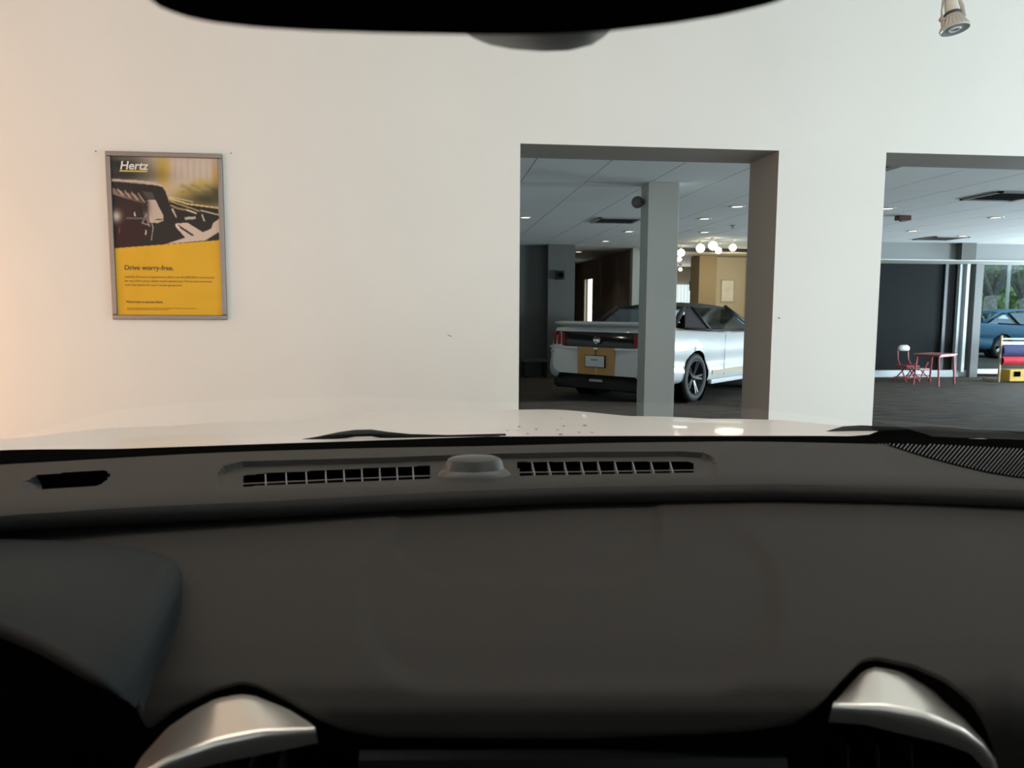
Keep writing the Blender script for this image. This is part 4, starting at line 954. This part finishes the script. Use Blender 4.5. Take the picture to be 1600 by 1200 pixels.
wi = MB(); wi.grid([[cY(x, y, 1.09) for x, y in ((1272, 686), (1300, 682.5), (1335, 681), (1358, 679), (1374, 673), (1420, 671), (1480, 674), (1600, 678), (1700, 684))], [cY(x, y, 1.075) for x, y in ((1272, 693), (1300, 695), (1335, 696), (1358, 697), (1374, 697), (1420, 698), (1480, 700), (1600, 701), (1700, 706))]]); wi.build('cowl_corner', BLKM, own)
c1_ = MB(); c1_.grid([[cY(x, y, 1.16) for x, y in ((-120, 702), (0, 702), (24, 702.5), (30, 704.5), (36, 702), (60, 701.5), (160, 702), (230, 706))], [cY(x, 722, 1.15) for x in (-120, 0, 24, 30, 36, 60, 160, 230)]]); c1_.build('cowl_corner', BLKM, own)
# mirror
mt_ = [(180, -60), (215, -25), (245, 2), (285, 18), (330, 28), (400, 36), (480, 41), (600, 45), (750, 47.5), (850, 47), (950, 42), (1050, 30), (1130, 17), (1210, -2), (1260, -25), (1290, -60)]
P_ = resamp(mt_, 50); rows = []
for dy, up_px in ((.0, 0), (.004, -5), (.010, -7), (.018, -7), (.026, -4), (.031, 2)):
    rows.append([cY(x, y-up_px, .285+dy) for x, y in P_])
rows2 = [[cY(720+(x-720)*.5, -140, .285)+Vector((0, 0, .03)) for x, y in P_]]+rows+[[cY(720+(x-720)*.5, -140, .33)+Vector((0, 0, .03)) for x, y in P_]]
mirror = MB().grid(rows2).build('rear_view_mirror', BLKM, own, True, fix=False)
mp_ = [(712, 30), (722, 48), (740, 60), (765, 70), (800, 77), (850, 80.5), (890, 79), (925, 70), (945, 57), (960, 42), (966, 28)]
P_ = resamp(mp_, 30); rows = []
for k in range(6):
    a = k/5; rows.append([cY(843+(x-843)*(1-.06*a), 20+(y-20)*(1-.55*a*a) , .44-.10*a) for x, y in P_])
MB().grid(rows).build('sensor_housing', mat('housing_grey', (.010, .011, .012), .42, spec=.35), mirror, True, fix=False)
mb = MB(); mb.tube([cY(843, -40, .32), cY(843, 10, .42)], .012, 10); mb.build('mirror_arm', BLK, mirror, True)
# roof, pillars, doors, seats behind: they shade the cabin
MB().hexa([(XC-.62, .34, 1.555), (XC+.62, .34, 1.555), (XC+.62, -2.4, 1.56), (XC-.62, -2.4, 1.56)], [(XC-.60, .30, 1.60), (XC+.60, .30, 1.60), (XC+.60, -2.4, 1.64), (XC-.60, -2.4, 1.64)]).build('roof', mat('headliner', (.10, .10, .095), .9), own, bevel=.015)
for s_ in (-1, 1):
    MB().tube([(XC+.93*s_, .98, 1.06), (XC+.80*s_, .60, 1.33), (XC+.66*s_, .30, 1.57)], .035, 10).build('windshield_pillar', BLK, own, True)
    MB().hexa([(XC+.74*s_, 1.0, .3), (XC+.84*s_, 1.0, .3), (XC+.84*s_, -2.4, .3), (XC+.74*s_, -2.4, .3)], [(XC+.74*s_, .95, 1.04), (XC+.86*s_, .95, 1.04), (XC+.86*s_, -2.4, 1.04), (XC+.74*s_, -2.4, 1.04)]).build('door', BLK, own)
    MB().hexa([(XC+.68*s_, -.3, 1.04), (XC+.74*s_, -.3, 1.04), (XC+.74*s_, -.42, 1.04), (XC+.68*s_, -.42, 1.04)], [(XC+.60*s_, -.3, 1.57), (XC+.66*s_, -.3, 1.57), (XC+.66*s_, -.42, 1.57), (XC+.60*s_, -.42, 1.57)]).build('door_pillar', BLK, own)
    MB().hexa([(XC+.37*s_-.26, -.65, .45), (XC+.37*s_+.26, -.65, .45), (XC+.37*s_+.26, -.50, .45), (XC+.37*s_-.26, -.50, .45)], [(XC+.37*s_-.2, -.85, 1.25), (XC+.37*s_+.2, -.85, 1.25), (XC+.37*s_+.2, -.72, 1.25), (XC+.37*s_-.2, -.72, 1.25)]).build('seat', BLK, own, bevel=.04)
MB().box(XC-.74, XC+.74, -2.4, 1.0, .28, .32).build('cabin_floor', BLK, own)
MB().box(XC-.8, XC+.8, -2.45, -2.4, .3, 1.10).build('tailgate', WPAINT, own)  # unseen tailgate, added to keep light from behind off the dash
MB().box(XC-.66, XC+.66, -2.45, -2.43, 1.10, 1.56).build('rear_window', glass('shade_rear_glass', (.12, .12, .12)), own)  # unseen rear glass, made dark to hold back light from behind
for s_ in (-1, 1):
    MB().hexa([(XC+.72*s_, -1.2, 1.04), (XC+.74*s_, -1.2, 1.04), (XC+.74*s_, -2.4, 1.04), (XC+.72*s_, -2.4, 1.04)], [(XC+.60*s_, -1.2, 1.58), (XC+.62*s_, -1.2, 1.58), (XC+.62*s_, -2.4, 1.58), (XC+.60*s_, -2.4, 1.58)]).build('rear_side_window', glass('shade_side_glass', (.15, .15, .15)), own)  # unseen side glass, made dark to hold back light from behind
for s_ in (-1, 1):
    for y in (1.75, -1.2):
        M = Matrix.Translation((XC+.80*s_, y, .34))@Matrix.Rotation(R(90)*s_, 4, 'Y')
        MB().lathe([(0, .08), (.20, .08), (.24, .10), (.33, .09), (.34, 0), (.33, -.09), (.2, -.1), (0, -.1)], 32, M=M).build('wheel', RUB, own, True)
